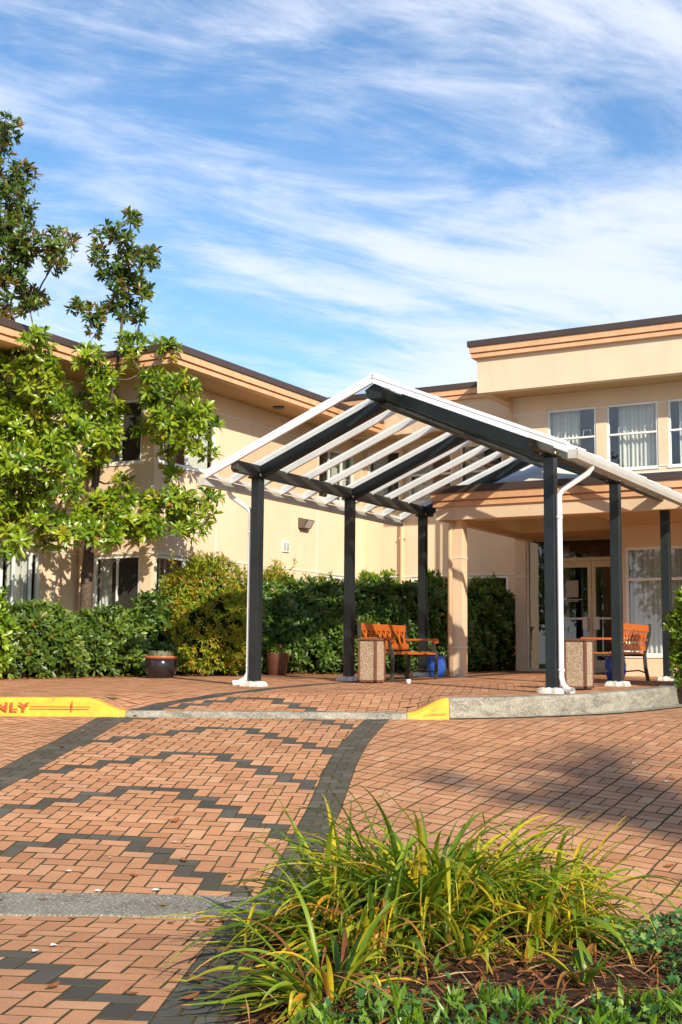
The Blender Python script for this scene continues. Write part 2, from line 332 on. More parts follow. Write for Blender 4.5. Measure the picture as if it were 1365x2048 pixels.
# ------------------------------------------------------------------ leaves
LV = {'broad': (np.array([[0, 0, 0], [.32, .20, .05], [.32, 0, .0], [.32, -.20, .05], [.70, .19, .04], [.70, 0, 0], [.70, -.19, .04], [1, 0, -.06]], float),
       [(0, 2, 1), (0, 3, 2), (1, 2, 5, 4), (2, 3, 6, 5), (4, 5, 7), (5, 6, 7)]),
      'oblong': (np.array([[0, 0, 0], [.30, .11, .04], [.30, 0, .0], [.30, -.11, .04], [.70, .165, .05], [.70, 0, 0], [.70, -.165, .05], [1, 0, -.05]], float),
       [(0, 2, 1), (0, 3, 2), (1, 2, 5, 4), (2, 3, 6, 5), (4, 5, 7), (5, 6, 7)]),
      'slim': (np.array([[0, 0, 0], [.45, .12, .04], [.45, 0, 0], [.45, -.12, .04], [1, 0, -.08]], float), [(0, 2, 1), (0, 3, 2), (1, 2, 4), (2, 3, 4)])}
def leaf_mesh(name, mat, P, D, Nn, S, Tn, shape, parent=None, curl=0.0):
    P, D, Nn, S, Tn = map(lambda q: np.asarray(q, float), (P, D, Nn, S, Tn))
    D /= np.linalg.norm(D, axis=1, keepdims=True)+1e-9
    B = np.cross(Nn, D); B /= np.linalg.norm(B, axis=1, keepdims=True)+1e-9; U = np.cross(D, B)
    V, F = LV[shape]; n = len(P); k = len(V)
    loc = V[None]*S[:, None, None]
    z = loc[..., 2] - curl*loc[..., 0]**2/np.maximum(S[:, None], 1e-6)
    W = P[:, None]+loc[..., 0:1]*D[:, None]+loc[..., 1:2]*B[:, None]+z[..., None]*U[:, None]
    verts = W.reshape(-1, 3); loops = []; starts = []; tot = []; base = np.arange(n)*k
    fl = np.concatenate([np.array(f) for f in F]); sizes = np.array([len(f) for f in F])
    loops = (base[:, None]+fl[None]).ravel(); tot = np.tile(sizes, n); starts = np.concatenate([[0], np.cumsum(tot)[:-1]])
    me = bpy.data.meshes.new(name); me.vertices.add(len(verts)); me.vertices.foreach_set('co', verts.ravel())
    me.loops.add(len(loops)); me.loops.foreach_set('vertex_index', loops.astype(np.int32))
    me.polygons.add(len(tot)); me.polygons.foreach_set('loop_start', starts.astype(np.int32)); me.polygons.foreach_set('loop_total', tot.astype(np.int32))
    me.polygons.foreach_set('use_smooth', np.ones(len(tot), bool)); me.update(calc_edges=True); me.materials.append(mat)
    a_ = me.attributes.new('tint', 'FLOAT', 'FACE'); a_.data.foreach_set('value', np.repeat(Tn, len(F)).astype(np.float32))
    o = bpy.data.objects.new(name, me); COL.objects.link(o); return adopt(o, parent)
def rosettes(C, A, k, size, th=(50, 85), tint=(.3, .25), tipfresh=0, srand=.25):
    """C centres, A axes -> leaf arrays; k leaves each"""
    C = np.asarray(C, float); A = np.asarray(A, float); A = A/(np.linalg.norm(A, axis=1, keepdims=True)+1e-9); n = len(C)
    ref = np.where(np.abs(A[:, 2:3]) > .9, np.array([[1., 0, 0]]), np.array([[0, 0, 1.]])); X = np.cross(A, ref); X /= np.linalg.norm(X, axis=1, keepdims=True); Y = np.cross(A, X)
    P, D, Nn, S, Tn = [], [], [], [], []
    ct = np.clip(rng.normal(tint[0], tint[1], n), 0, .97); ph0 = rng.uniform(0, 6.28, n)
    for j in range(k):
        ph = ph0+j*6.283/k*1.0+rng.normal(0, .25, n); t_ = np.radians(rng.uniform(th[0], th[1], n))
        if tipfresh and j < 3: t_ *= .5
        d = A*np.cos(t_)[:, None]+(X*np.cos(ph)[:, None]+Y*np.sin(ph)[:, None])*np.sin(t_)[:, None]
        s_ = size*rng.uniform(1-srand, 1+srand, n)
        P.append(C+A*rng.uniform(-.02, .02, n)[:, None]+d*.01); D.append(d); Nn.append(A+rng.normal(0, .25, (n, 3))); S.append(s_)
        tt = np.clip(ct+rng.normal(0, .13, n), 0, .97); tt = np.where(rng.random(n) < .006, 1., tt)
        if tipfresh and j < 3: tt = np.clip(tt+tipfresh*rng.uniform(0, 1, n), 0, 1)
        Tn.append(tt)
    return [np.concatenate(q) for q in (P, D, Nn, S, Tn)]
def cat(ls): return [np.concatenate([l[i] for l in ls]) for i in range(5)]

# ================================================================== GROUND
g = MB(); g.quad((-300, -300, -1.75), (300, -300, -1.75), (300, 300, -1.75), (-300, 300, -1.75))
tag(g.build('ground', GRASSM), kind='structure')
def sheet(name, mat, zf, keep, a0, a1, d0, d1, st, dz=0):
    na = int((a1-a0)/st)+1; nd = int((d1-d0)/st)+1
    A, Dm = np.meshgrid(np.linspace(a0, a1, na), np.linspace(d0, d1, nd)); Z = zf(A, Dm)+dz
    X = CX+FH[0]*Dm+RH[0]*A; Y = CY+FH[1]*Dm+RH[1]*A
    m = MB(); m.v = [tuple(q) for q in np.stack([X, Y, Z], -1).reshape(-1, 3)]
    Ac = (A[:-1, :-1]+A[1:, 1:])/2; Dc = (Dm[:-1, :-1]+Dm[1:, 1:])/2; kp = keep(Ac, Dc)
    for i in range(nd-1):
        for j in range(na-1):
            if kp[i, j]:
                q = i*na+j; m.f.append((q, q+1, q+na+1, q+na)); m.m.append(0); m.t.append(.5)
    return tag(m.build(name, mat, smooth=True), kind='structure')
sheet('driveway', MORTAR, zroad, lambda a, d: d < K(a)+.12, -9, 12, -1, 24, .15)
sheet('entrance_plaza', MORTAR, zplaza, lambda a, d: (d-K(a))/np.hypot(1, (K(a+.05)-K(a))/.05) > .17, -12, 14, 12.8, 30, .075)
# ---- pavers
def clip(poly, fld):
    v = [fld(a, d) for a, d in poly]
    if min(v) >= 0: return poly
    if max(v) <= 0: return None
    o = []
    for i in range(len(poly)):
        j = (i+1) % len(poly)
        if v[i] >= 0: o.append(poly[i])
        if (v[i] >= 0) != (v[j] >= 0):
            t = v[i]/(v[i]-v[j]); o.append((poly[i][0]+(poly[j][0]-poly[i][0])*t, poly[i][1]+(poly[j][1]-poly[i][1])*t))
    return o if len(o) >= 3 else None
PV = MB()
def paver(poly, zf, dark, fields, detail):
    c = (sum(p[0] for p in poly)/len(poly), sum(p[1] for p in poly)/len(poly))
    q = []
    for p in poly:
        dx, dy = p[0]-c[0], p[1]-c[1]; l = math.hypot(dx, dy); k = 1-.0080/l; q.append((c[0]+dx*k, c[1]+dy*k))
    for f in fields:
        q = clip(q, f)
        if q is None: return
    ar = abs(sum(q[i][0]*q[(i+1) % len(q)][1]-q[(i+1) % len(q)][0]*q[i][1] for i in range(len(q))))/2
    if ar < .0006: return
    tl = (random.gauss(0, .0005), random.gauss(0, .004), random.gauss(0, .004)); c = (sum(p[0] for p in q)/len(q), sum(p[1] for p in q)/len(q)); tn = min(1, max(0, random.gauss(.5, .27)))
    def P(p, dz): X, Y = ad(*p); return (X, Y, float(zf(*p))+dz+tl[0]+tl[1]*(p[0]-c[0])+tl[2]*(p[1]-c[1]))
    mi = 1 if dark else 0
    if detail:
        inn = []
        for p in q:
            dx, dy = p[0]-c[0], p[1]-c[1]; l = math.hypot(dx, dy)+1e-6; k = max(.5, 1-.0035/l); inn.append((c[0]+dx*k, c[1]+dy*k))
        PV.quad(*[P(p, .0075) for p in inn], m=mi, t=tn)
        for i in range(len(q)):
            j = (i+1) % len(q); PV.quad(P(q[i], .0045), P(q[j], .0045), P(inn[j], .0075), P(inn[i], .0075), m=2, t=tn)
    else: PV.quad(*[P(p, .004) for p in q], m=mi, t=tn)
def herring(O, ang, u, zf, fields, a0, a1, d0, d1, detail, darkrow=lambda k: True, arms=(1, -1)):
    eu = (math.cos(ang), -math.sin(ang)); ev = (math.sin(ang), math.cos(ang))
    def W(x, y): return (O[0]+u*(x*eu[0]+y*ev[0]), O[1]+u*(x*eu[1]+y*ev[1]))
    R = int(math.hypot(max(abs(a1-O[0]), abs(a0-O[0])), max(abs(d1-O[1]), abs(d0-O[1])))/u)+4
    for sgn in arms:
        for n in range(-2*R, 2*R):
            for m in range(-R, R):
                x0, y1 = n+2*m+1, n-2*m
                if x0+2 <= 0 or x0 > R or abs(y1) > R: continue
                dk = (n % 6 == 0) and darkrow(n//6)
                items = [(x0, x0+2, y1-1, y1, dk and x0 >= 1), (x0+1, x0+2, y1-3, y1-1, dk and x0 >= 1)]
                out = []
                for (xa, xb, ya, yb, dd) in items:
                    if xb <= 0: continue
                    if xa < 0:
                        if sgn < 0: continue
                    if xa == 0 and xb == 1 and yb-ya == 2 and (ya+1) % 12 == 0 and darkrow((ya+1)//12):
                        if sgn > 0: out += [(-1, 1, ya, ya+1, True)]
                        out += [(0, 1, ya+1, yb, False)]
                    else: out.append((xa, xb, ya, yb, dd))
                for (xa, xb, ya, yb, dd) in out:
                    cc = W(sgn*(xa+xb)/2, (ya+yb)/2)
                    if not (a0 < cc[0] < a1 and d0 < cc[1] < d1): continue
                    paver([W(sgn*xa, ya), W(sgn*xb, ya), W(sgn*xb, yb), W(sgn*xa, yb)], zf, dd, fields, detail)
def basket(u, zf, fields, a0, a1, d0, d1, detail, rot=0.0):
    """2x2 basket weave square to the canopy"""
    c_ = [to_ad(0, 0), to_ad(1, 0), to_ad(0, 1)]
    ex = (c_[1][0]-c_[0][0], c_[1][1]-c_[0][1]); ey = (c_[2][0]-c_[0][0], c_[2][1]-c_[0][1]); O = ((a0+a1)/2, (d0+d1)/2)
    R = int(math.hypot(a1-a0, d1-d0)/2/(2*u))+2
    def W(x, y): return (O[0]+u*(x*ex[0]+y*ey[0]), O[1]+u*(x*ex[1]+y*ey[1]))
    for i in range(-R, R):
        for j in range(-R, R):
            cc = W(2*i+1, 2*j+1)
            if not (a0 < cc[0] < a1 and d0 < cc[1] < d1): continue
            x, y = 2*i, 2*j
            rs = [(x, x+2, y, y+1), (x, x+2, y+1, y+2)] if (i+j) % 2 else [(x, x+1, y, y+2), (x+1, x+2, y, y+2)]
            for (xa, xb, ya, yb) in rs: paver([W(xa, ya), W(xb, ya), W(xb, yb), W(xa, yb)], zf, False, fields, detail)
def band(fL, fR, zf, d0, d1, fields, u=.107, detail=True):
    d = d0; r = 0
    while d < d1:
        sp_l, sp_r = float(fL(d)), float(fR(d)); mid = (sp_l+sp_r)/2 + (.03 if r % 2 else -.03)
        for xa, xb in ((0, 1), (1, 2)):
            def X(x, dd): l, rr = float(fL(dd)), float(fR(dd)); return l if x == 0 else rr if x == 2 else (l+rr)/2+(.035 if r % 2 else -.035)
            paver([(X(xa, d), d), (X(xb, d), d), (X(xb, d+u), d+u), (X(xa, d+u), d+u)], zf, True, fields, detail)
        d += u; r += 1
U = .1067; PA = math.radians(7.1); O4 = (-1.545, 8.455)
frontK = lambda a, d: float(K(a))-.01-d
behindT = lambda a, d: d-float(T(a))-.004
herring(O4, PA, U, zroad, [lambda a, d: a-float(f1R(d)), lambda a, d: float(f2L(d))-a, frontK, behindT], -5, 1.2, 6.6, 13.1, True)
basket(U, zroad, [lambda a, d: a-float(f2R(d)), frontK, behindT], -1, 9, 3.6, 22, True)
herring((-9.2, 8.0), -YAW, U, zroad, [lambda a, d: float(f1L(d))-a, frontK, behindT], -8, -2, 6, 13, True, darkrow=lambda k: False, arms=(1,))
band(f1L, f1R, zroad, 6.5, 13, [frontK, behindT]); band(f2L, f2R, zroad, 6.6, 13, [frontK, behindT])
underB = lambda a, d: float(T(a))-.50-d
herring((-1.72, 5.98), PA, U*1.12, zroad, [underB, lambda a, d: float(fn_(d))-a], -5, -.3, 1.0, 7.2, True, darkrow=lambda k: k in (0, -1))
band(fn_, lambda d: fn_(d)+.25, zroad, 1.0, 7.0, [underB], .12)
def backK(a, d): k = float(K(a)); s_ = (float(K(a+.05))-k)/.05; return (d-k)/math.hypot(1, s_)-.205
herring((O4[0]+5.07*math.sin(PA), O4[1]+5.12*math.cos(PA)+.42), PA, U, zplaza, [lambda a, d: a-float(fe(d))-.12, lambda a, d: (.75+(d-12.9)*.55)-a, backK], -3, 5, 12.9, 17.6, False, darkrow=lambda k: k == 0)
basket(U, zplaza, [lambda a, d: float(fe(d))-.12-a, backK], -9, 3, 12.9, 22.5, False)
basket(U, zplaza, [lambda a, d: a-(.75+(d-12.9)*.55)-.0, backK, lambda a, d: 17.6-d], -1, 8.5, 12.9, 17.7, False)
basket(U, zplaza, [lambda a, d: a-float(fe(d))-.12, lambda a, d: d-17.6, backK], -2, 8.5, 17.5, 24.8, False)
band(lambda d: fe(d)-.12, lambda d: fe(d)+.12, zplaza, 12.95, 20.5, [backK], detail=False)
tag(PV.build('brick_paving', [BRICK, DBRICK, MORTAR]), kind='structure')

# ---- kerbs (swept solids in view-ground coordinates)
def kerb(name, avals, zt, mat, wd=.215, nose=None, dark=0):
    m = MB(); n = len(avals); rows = []
    for a in avals:
        k = float(K(a)); zr = float(zroad(a, k))-.12; t_ = zt(a)
        e = .05; dk = (float(K(a+e))-float(K(a-e)))/(2*e); nx, ny = dk/math.hypot(1, dk), -1/math.hypot(1, dk)      # towards the road
        pr = [(0, zr), (0.0, zr+.12), (-.012, max(t_-.03, zr+.121)), (-.035, max(t_, zr+.125)), (-wd, max(t_, zr+.125)), (-wd, zr)]
        rows.append([(*ad(a+nx*o, k+ny*o), z) for o, z in pr])
    for i in range(n-1):
        for j in range(5): m.quad(rows[i][j], rows[i+1][j], rows[i+1][j+1], rows[i][j+1])
    m.quad(*rows[0]); m.quad(*rows[-1][::-1]); return m.build(name, mat, fixn=True)
def ztop(a): return float(zplaza(a-0, K(a)+1.6))*.6+float(.0142*ad(a, float(K(a)))[1])*.4
def ktop(a): k = float(K(a)); s_ = (float(K(a+.05))-k)/.05; return float(zplaza(a, k+.22*math.hypot(1, s_)))+.014
def smooth(x): x = max(0, min(1, x)); return x*x*(3-2*x)
def zl(a): k = float(K(a)); lo = float(zroad(a, k))+.055; return lo+(-.062-lo)*smooth((-2.22-a)/.55)
def zr_(a): k = float(K(a)); lo = float(zroad(a, k))+.055; return lo+(-.045-lo)*smooth((a-.66)/.42)
yk = empty('painted_kerb', (*ad(-4, 12.87), -.2), 'long yellow kerb at the left with red letters and a red line', 'kerb')
kerb('kerb_body', [-9, -7, -5.5] + list(np.linspace(-4.6, -2.2, 30)), ktop, YEL).name = 'kerb_body'
adopt(COL.objects['kerb_body'], yk)
k2 = kerb('painted_kerb', list(np.linspace(.70, 1.13, 12)), ktop, YEL); tag(k2, 'short yellow kerb end sloping down beside the grey kerb', 'kerb')
k3 = kerb('concrete_kerb', list(np.linspace(1.135, 3, 24))+list(np.linspace(3.1, 8, 26)), ktop, CONC); tag(k3, kind='structure')
k4 = kerb('flush_kerb', list(np.linspace(-2.195, .695, 30)), ktop, CONC, wd=.215); tag(k4, kind='structure')
# speckled gutter lip in front of the grey kerb
m = MB(); av = list(np.linspace(1.14, 6, 40)); pr = []
for a in av:
    k = float(K(a)); e = .05; dk = (float(K(a+e))-float(K(a-e)))/(2*e); nx, ny = dk/math.hypot(1, dk), -1/math.hypot(1, dk)
    wq = .03+.12*smooth((a-2)/1.5); p0 = ad(a+nx*.002, k+ny*.002); p1 = ad(a+nx*wq, k+ny*wq); pr.append(((*p0, float(zroad(a, k))+.03), (*p1, float(zroad(a+nx*wq, k+ny*wq))+.022)))
for i in range(len(pr)-1): m.quad(pr[i][0], pr[i][1], pr[i+1][1], pr[i+1][0])
tag(m.build('gutter_strip', CONC), kind='structure')
# lettering on the left kerb's face
cu = bpy.data.curves.new('lettering', 'FONT'); cu.body = 'ONLY'; cu.size = .135; cu.extrude = .001; cu.offset = .0045; cu.space_character = 1.15
to = bpy.data.objects.new('lettering', cu); COL.objects.link(to); bpy.context.view_layer.update()
me = bpy.data.meshes.new_from_object(to); bpy.data.objects.remove(to); lo = bpy.data.objects.new('lettering', me); COL.objects.link(lo); me.materials.append(REDP)
xs = [v.co.x for v in me.vertices]; wd_ = max(xs)
aR = (70-682.5)/FPX*12.86; kf = 12.855
for v in me.vertices:
    xx = aR-(wd_-v.co.x)*1.25; X, Y = ad(xx, kf-v.co.z*2-.004); v.co = Vector((X, Y, -.168+v.co.y*.80))
adopt(lo, yk)
m = MB()
for (xa, xb, za, zb) in ((70, 190, -.137, -.126), (152, 155, -.165, -.075)):
    a0, a1 = (xa-682.5)/FPX*12.86, (xb-682.5)/FPX*12.86
    m.quad((*ad(a0, kf-.003), za), (*ad(a1, kf-.003), za), (*ad(a1, kf-.003), zb), (*ad(a0, kf-.003), zb))
m.build('red_line', REDP, yk)
m = MB(); a0, a1 = (850-682.5)/FPX*12.9, (893-682.5)/FPX*12.9; m.quad((*ad(a0, 12.875), -.185), (*ad(a1, 12.88), -.175), (*ad(a1, 12.88), -.168), (*ad(a0, 12.875), -.180))
m.build('red_line', REDP, k2)
# flush concrete ring
m = MB(); av = np.linspace(-7, 6, 120)
for i in range(len(av)-1):
    a, b_ = av[i], av[i+1]; p = []
    for k in range(5):
        p.append([(*ad(q, float(T(q))-.5*k/4), float(zroad(q, float(T(q))-.5*k/4))+.018) for q in (a, b_)])
    for k in range(4): m.quad(p[k][0], p[k+1][0], p[k+1][1], p[k][1])
    m.quad(p[4][0], (p[4][0][0], p[4][0][1], p[4][0][2]-.05), (p[4][1][0], p[4][1][1], p[4][1][2]-.05), p[4][1])
tag(m.build('concrete_ring', STRIP, smooth=False), kind='structure')
def zbed(a, d): return zroad(a, d)+.02+.10*np.clip((a+.35)/.6, 0, 1)*np.clip((np.asarray(T(a))-.52-d)/.5, 0, 1)+.02*np.sin(a*9)*np.sin(d*7)
sheet('flower_bed', SOIL, zbed, lambda a, d: (a > -.36) & (d < T(a)-.52), -.36, 5, -.5, 7.0, .06)
sheet('planting_soil', SOIL, lambda a, d: zplaza(a, d), lambda a, d: np.full(a.shape, True), -12, 3.8, 18.2, 26, .4, dz=-.02)

# ================================================================== BUILDINGS
def wall(m, axis, c, s0, s1, z0, z1, ops, out_, th=.14, mi=0):
    """axis 'x': wall along X at Y=c; 'y': along Y at X=c.  out_: outward sign on the other axis."""
    ss = sorted({s0, s1, *[o[0] for o in ops], *[o[1] for o in ops]}); zs = sorted({z0, z1, *[o[2] for o in ops], *[o[3] for o in ops]})
    P = (lambda s, q, z: (s, c+q, z)) if axis == 'x' else (lambda s, q, z: (c+q, s, z))
    for i in range(len(ss)-1):
        for j in range(len(zs)-1):
            a, b_, e, f = ss[i], ss[i+1], zs[j], zs[j+1]; cx, cz = (a+b_)/2, (e+f)/2
            if any(o[0] < cx < o[1] and o[2] < cz < o[3] for o in ops): continue
            m.quad(P(a, 0, e), P(b_, 0, e), P(b_, 0, f), P(a, 0, f), m=mi)
    q = -out_*th
    for o in ops:
        a, b_, e, f = o[:4]
        m.quad(P(a, 0, e), P(b_, 0, e), P(b_, q, e), P(a, q, e), m=mi); m.quad(P(a, 0, f), P(b_, 0, f), P(b_, q, f), P(a, q, f), m=mi)
        m.quad(P(a, 0, e), P(a, q, e), P(a, q, f), P(a, 0, f), m=mi); m.quad(P(b_, 0, e), P(b_, q, e), P(b_, q, f), P(b_, 0, f), m=mi)
def window(parent, axis, c, out_, a, b_, e, f, mull=(), rail=None, curtains=((0, 1, 0, 1),), fw=.05, depth=.06, racks=(), room=DARKIN, open_=False):
    Pb = (lambda s0, s1, q0, q1, z0, z1: (s0, s1, c+min(q0, q1), c+max(q0, q1), z0, z1)) if axis == 'x' else (lambda s0, s1, q0, q1, z0, z1: (c+min(q0, q1), c+max(q0, q1), s0, s1, z0, z1))
    o = -out_
    fr = MB(); g0, g1 = o*.02, o*(.02+depth)
    fr.box(*Pb(a, b_, g0, g1, e, e+fw)); fr.box(*Pb(a, b_, g0, g1, f-fw, f)); fr.box(*Pb(a, a+fw, g0, g1, e+fw, f-fw)); fr.box(*Pb(b_-fw, b_, g0, g1, e+fw, f-fw))
    for x in mull: fr.box(*Pb(x-fw*.4, x+fw*.4, g0+o*.003, g1, e+fw, f-fw))
    if rail: fr.box(*Pb(a+fw, b_-fw, g0-o*.012, g1, rail-fw*.45, rail+fw*.45))
    # sill
    fr.box(*Pb(a-.02, b_+.02, -o*.02, o*.018, e-.03, e-.001))
    W_ = bpy.data.objects.new('window', None)
    wm = fr.build('window', VINYL, parent, bevel=.004)
    P = (lambda s, q, z: (s, c+o*q, z)) if axis == 'x' else (lambda s, q, z: (c+o*q, s, z))
    pn = MB(); pn.quad(P(a+fw, .055, e+fw), P(b_-fw, .055, e+fw), P(b_-fw, .055, f-fw), P(a+fw, .055, f-fw)); pn.build('pane', GLASS, wm)
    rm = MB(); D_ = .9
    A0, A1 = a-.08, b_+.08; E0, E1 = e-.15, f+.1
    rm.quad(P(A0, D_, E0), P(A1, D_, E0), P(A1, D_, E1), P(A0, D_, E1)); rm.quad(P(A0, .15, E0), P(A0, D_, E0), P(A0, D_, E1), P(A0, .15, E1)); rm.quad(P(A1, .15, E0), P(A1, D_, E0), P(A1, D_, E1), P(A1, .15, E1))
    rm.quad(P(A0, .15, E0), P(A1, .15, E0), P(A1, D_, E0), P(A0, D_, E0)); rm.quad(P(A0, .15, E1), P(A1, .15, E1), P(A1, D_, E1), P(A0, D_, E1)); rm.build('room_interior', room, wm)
    for (u0, u1, sp, lean) in curtains:
        cm = MB(); w_ = b_-a; n = int(60*(u1-u0)*max(1, w_))+6; pts = []
        for i in range(n+1):
            s = a+w_*(u0+(u1-u0)*i/n); pts.append((s, .20+.035*math.sin(i*1.15+a*7)+.015*math.sin(i*.47+1)))
        for i in range(n):
            (s0, q0), (s1, q1) = pts[i], pts[i+1]; cm.quad(P(s0, q0, e-.05), P(s1, q1, e-.05), P(s1, q1, f+.02), P(s0, q0, f+.02))
        cm.build('curtain', CURT, wm, smooth=True)
    for (s, z, w2, h2) in racks:
        rk = MB(); pts = [P(s-w2/2, .10, z), P(s-w2/2+.015, .10, z+h2), P(s+w2/2-.015, .10, z+h2), P(s+w2/2, .10, z)]; rk.tube(pts, .006, 5); rk.build('window_rack', VINYL, wm)
    return wm
def fascia(parent, path, top, name='roof_edge', s=1.0):
    """brown metal cap over two stepped boards; travel keeps the outside on the right"""
    r = MB(); r.sweep(path, [(.03, top-.115*s), (.03, top), (-.25, top), (-.25, top-.115*s)]); r.build(name, ROOFM, parent, fixn=True)
    r = MB(); r.sweep(path, [(0, top-.235*s), (0, top-.116*s), (-.2, top-.116*s), (-.2, top-.235*s)]); r.sweep(path, [(-.055, top-.262*s), (-.055, top-.236*s), (-.2, top-.236*s), (-.2, top-.262*s)])
    r.sweep(path, [(-.03, top-.335*s), (-.03, top-.263*s), (-.2, top-.263*s), (-.2, top-.335*s)]); r.build('fascia_board', FASCIA, parent, fixn=True)
def trim(parent, segs, name='reveal_trim'):
    for sgm in segs:
        m = MB(); m.box(*sgm); m.build(name, TRIMW, parent)

# ---- left wing
XL, XM, YF = -4.27, -5.85, 3.20
LW = empty('building_wing', (XM, YF, 0), 'two-storey peach stucco wing behind the magnolias, with wide soffits and a brown roof edge', 'building')
ZG0, ZG1, ZU0, ZU1 = .94, 2.12, 3.74, 4.88
wl = MB()
o1 = [(-.15, 2.18, ZG0, ZG1), (-.15, 2.18, ZU0, ZU1), (-4.2, -2.2, ZG0, ZG1), (-4.2, -2.2, ZU0, ZU1)]
o2 = [(-5.57, -4.52, ZG0, ZG1), (-5.57, -4.55, ZU0, ZU1)]
o3 = [(3.33, 5.06, ZG0, ZG1), (3.33, 5.06, ZU0, ZU1), (8.85, 10.42, ZG0, ZG1), (8.85, 10.42, ZU0, ZU1)]
wall(wl, 'y', XM, -8, YF, -.4, 5.26, o1, 1); wall(wl, 'x', YF, XM, XL, -.4, 5.26, o2, -1); wall(wl, 'y', XL, YF, 10.82, -.4, 5.26, o3, 1)
wl.build('wall', STUCCO, LW)
window(LW, 'y', XM, 1, *o1[0], mull=(1.30, 1.58, 1.98), curtains=((.74, .95, 0, 0),))
window(LW, 'y', XM, 1, *o1[1], mull=(1.0,), curtains=((.1, .9, 0, 0),))
window(LW, 'y', XM, 1, *o1[2], mull=(-3.2,)); window(LW, 'y', XM, 1, *o1[3], mull=(-3.2,))
window(LW, 'x', YF, -1, *o2[0], mull=(-5.04,), curtains=((.02, .50, 0, 0),))
window(LW, 'x', YF, -1, *o2[1], mull=(-5.04,), curtains=((.02, .98, 0, 0),))
window(LW, 'y', XL, 1, *o3[0], mull=(4.2,), curtains=((.0, .3, 0, 0),))
window(LW, 'y', XL, 1, *o3[1], mull=(4.2,), curtains=((.05, .4, 0, 0), (.6, .98, 0, 0)))
window(LW, 'y', XL, 1, *o3[2], mull=(9.35, 9.9), curtains=((.7, .98, 0, 0),))
window(LW, 'y', XL, 1, *o3[3], mull=(9.35, 9.9), curtains=((.55, .98, 0, 0),))
tr = []
for zt_ in (2.15, 4.915): tr += [(XM+.001, XM+.012, -8, YF, zt_-.012, zt_+.012), (XM+.012, XL+.012, YF-.012, YF-.001, zt_-.012, zt_+.012), (XL+.001, XL+.012, YF, 10.8, zt_-.012, zt_+.012)]
tr += [(XL+.001, XL+.012, 5.10, 5.115, 2.163, 4.9), (XL+.001, XL+.012, 8.80, 8.815, 2.163, 4.9), (XM+.001, XM+.012, 2.5, 2.515, -.2, 2.13), (XL+.001, XL+.014, 5.12, 8.79, 3.70, 3.712)]
trim(LW, tr)
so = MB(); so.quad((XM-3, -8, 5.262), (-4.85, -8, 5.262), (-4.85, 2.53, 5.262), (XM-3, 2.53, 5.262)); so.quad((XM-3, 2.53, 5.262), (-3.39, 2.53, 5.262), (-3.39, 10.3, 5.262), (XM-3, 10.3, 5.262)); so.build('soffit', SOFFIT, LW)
fascia(LW, [(-4.82, -8), (-4.82, 2.50), (-3.36, 2.50), (-3.36, 10.06)], 5.585)
ro = MB(); ro.quad((-12, -8, 5.53), (-4.9, -8, 5.53), (-4.9, 2.6, 5.53), (-12, 2.6, 5.53)); ro.quad((-12, 2.6, 5.53), (-3.45, 2.6, 5.53), (-3.45, 10.08, 5.53), (-12, 10.08, 5.53)); ro.build('roof', ROOFM, LW)
dp = MB(); dp.tube([(XM+.08, YF-.09, 5.2), (XM+.08, YF-.09, 0)], .04, 8); dp.build('downpipe', PIPET, LW, smooth=True)
# soffit lamp, wall lamp, vent
m = MB(); m.lathe([(.0, -.02), (.10, -.02), (.12, 0), (.12, .01)], (-3.85, 6.55, 5.25), 18); m.build('soffit_light', IRON, LW, smooth=True)
wlp = MB(); y0, y1, z0 = 8.02, 8.34, 3.02
wlp.quad((XL, y0, z0+.22), (XL, y1, z0+.22), (XL+.22, y1, z0+.17), (XL+.22, y0, z0+.17)); wlp.quad((XL, y0, z0), (XL+.12, y0, z0), (XL+.22, y0, z0+.17), (XL, y0, z0+.22)); wlp.quad((XL, y1, z0), (XL, y1, z0+.22), (XL+.22, y1, z0+.17), (XL+.12, y1, z0))
wlp.quad((XL, y0, z0), (XL, y1, z0), (XL+.12, y1, z0), (XL+.12, y0, z0)); wlp.quad((XL+.12, y0, z0), (XL+.12, y1, z0), (XL+.22, y1, z0+.17), (XL+.22, y0, z0+.17))
lampm = wlp.build('wall_light', simple('lamp_bronze', (.12, .095, .07), .5, bstr=0), LW)
m = MB(); m.quad((XL+.128, y0+.04, z0+.01), (XL+.128, y1-.04, z0+.01), (XL+.222, y1-.04, z0+.155), (XL+.222, y0+.04, z0+.155)); m.build('lamp_lens', simple('lens', (.45, .42, .36), .2, bstr=0), lampm)
m = MB(); m.box(XL, XL+.03, 7.40, 7.66, 2.48, 2.70); m.build('wall_vent', VINYL, LW, bevel=.004)
m = MB(); m.box(XL+.031, XL+.034, 7.425, 7.515, 2.51, 2.67); m.box(XL+.031, XL+.034, 7.545, 7.635, 2.51, 2.67); m.build('vent_grille', simple('grille', (.4, .4, .4), .6, bstr=0), LW)

# ---- rear wing
YM = 10.82
MW = empty('building_wing', (-2, YM, 0), 'rear peach stucco wing behind the hedge, its tall parapet seen through the canopy glass', 'building')
wl = MB(); om = [(-4.15, -3.35, ZG0, ZG1), (-3.04, -.76, ZG0, ZG1), (-4.15, -3.32, 3.78, 5.0), (-3.11, -2.05, 3.78, 5.0), (-1.87, -.85, 3.78, 5.0)]
wall(wl, 'x', YM, XL, .6, -.4, 5.215, om, -1); wl.build('wall', STUCCO, MW)
for k, o in enumerate(om): window(MW, 'x', YM, -1, *o, mull=(), rail=(None if k < 2 else 4.4), curtains=((.05, .5, 0, 0),) if k > 1 else ((.02, .12, 0, 0),), room=DARKIN if k > 1 else WARMIN)
wl = MB(); wl.sweep([(-12, 10.09), (.2, 10.09)], [(-.02, 5.215), (-.02, 5.85), (-.15, 5.85), (-.15, 5.215)]); wl.build('parapet', STUCCO_B, MW, fixn=True)
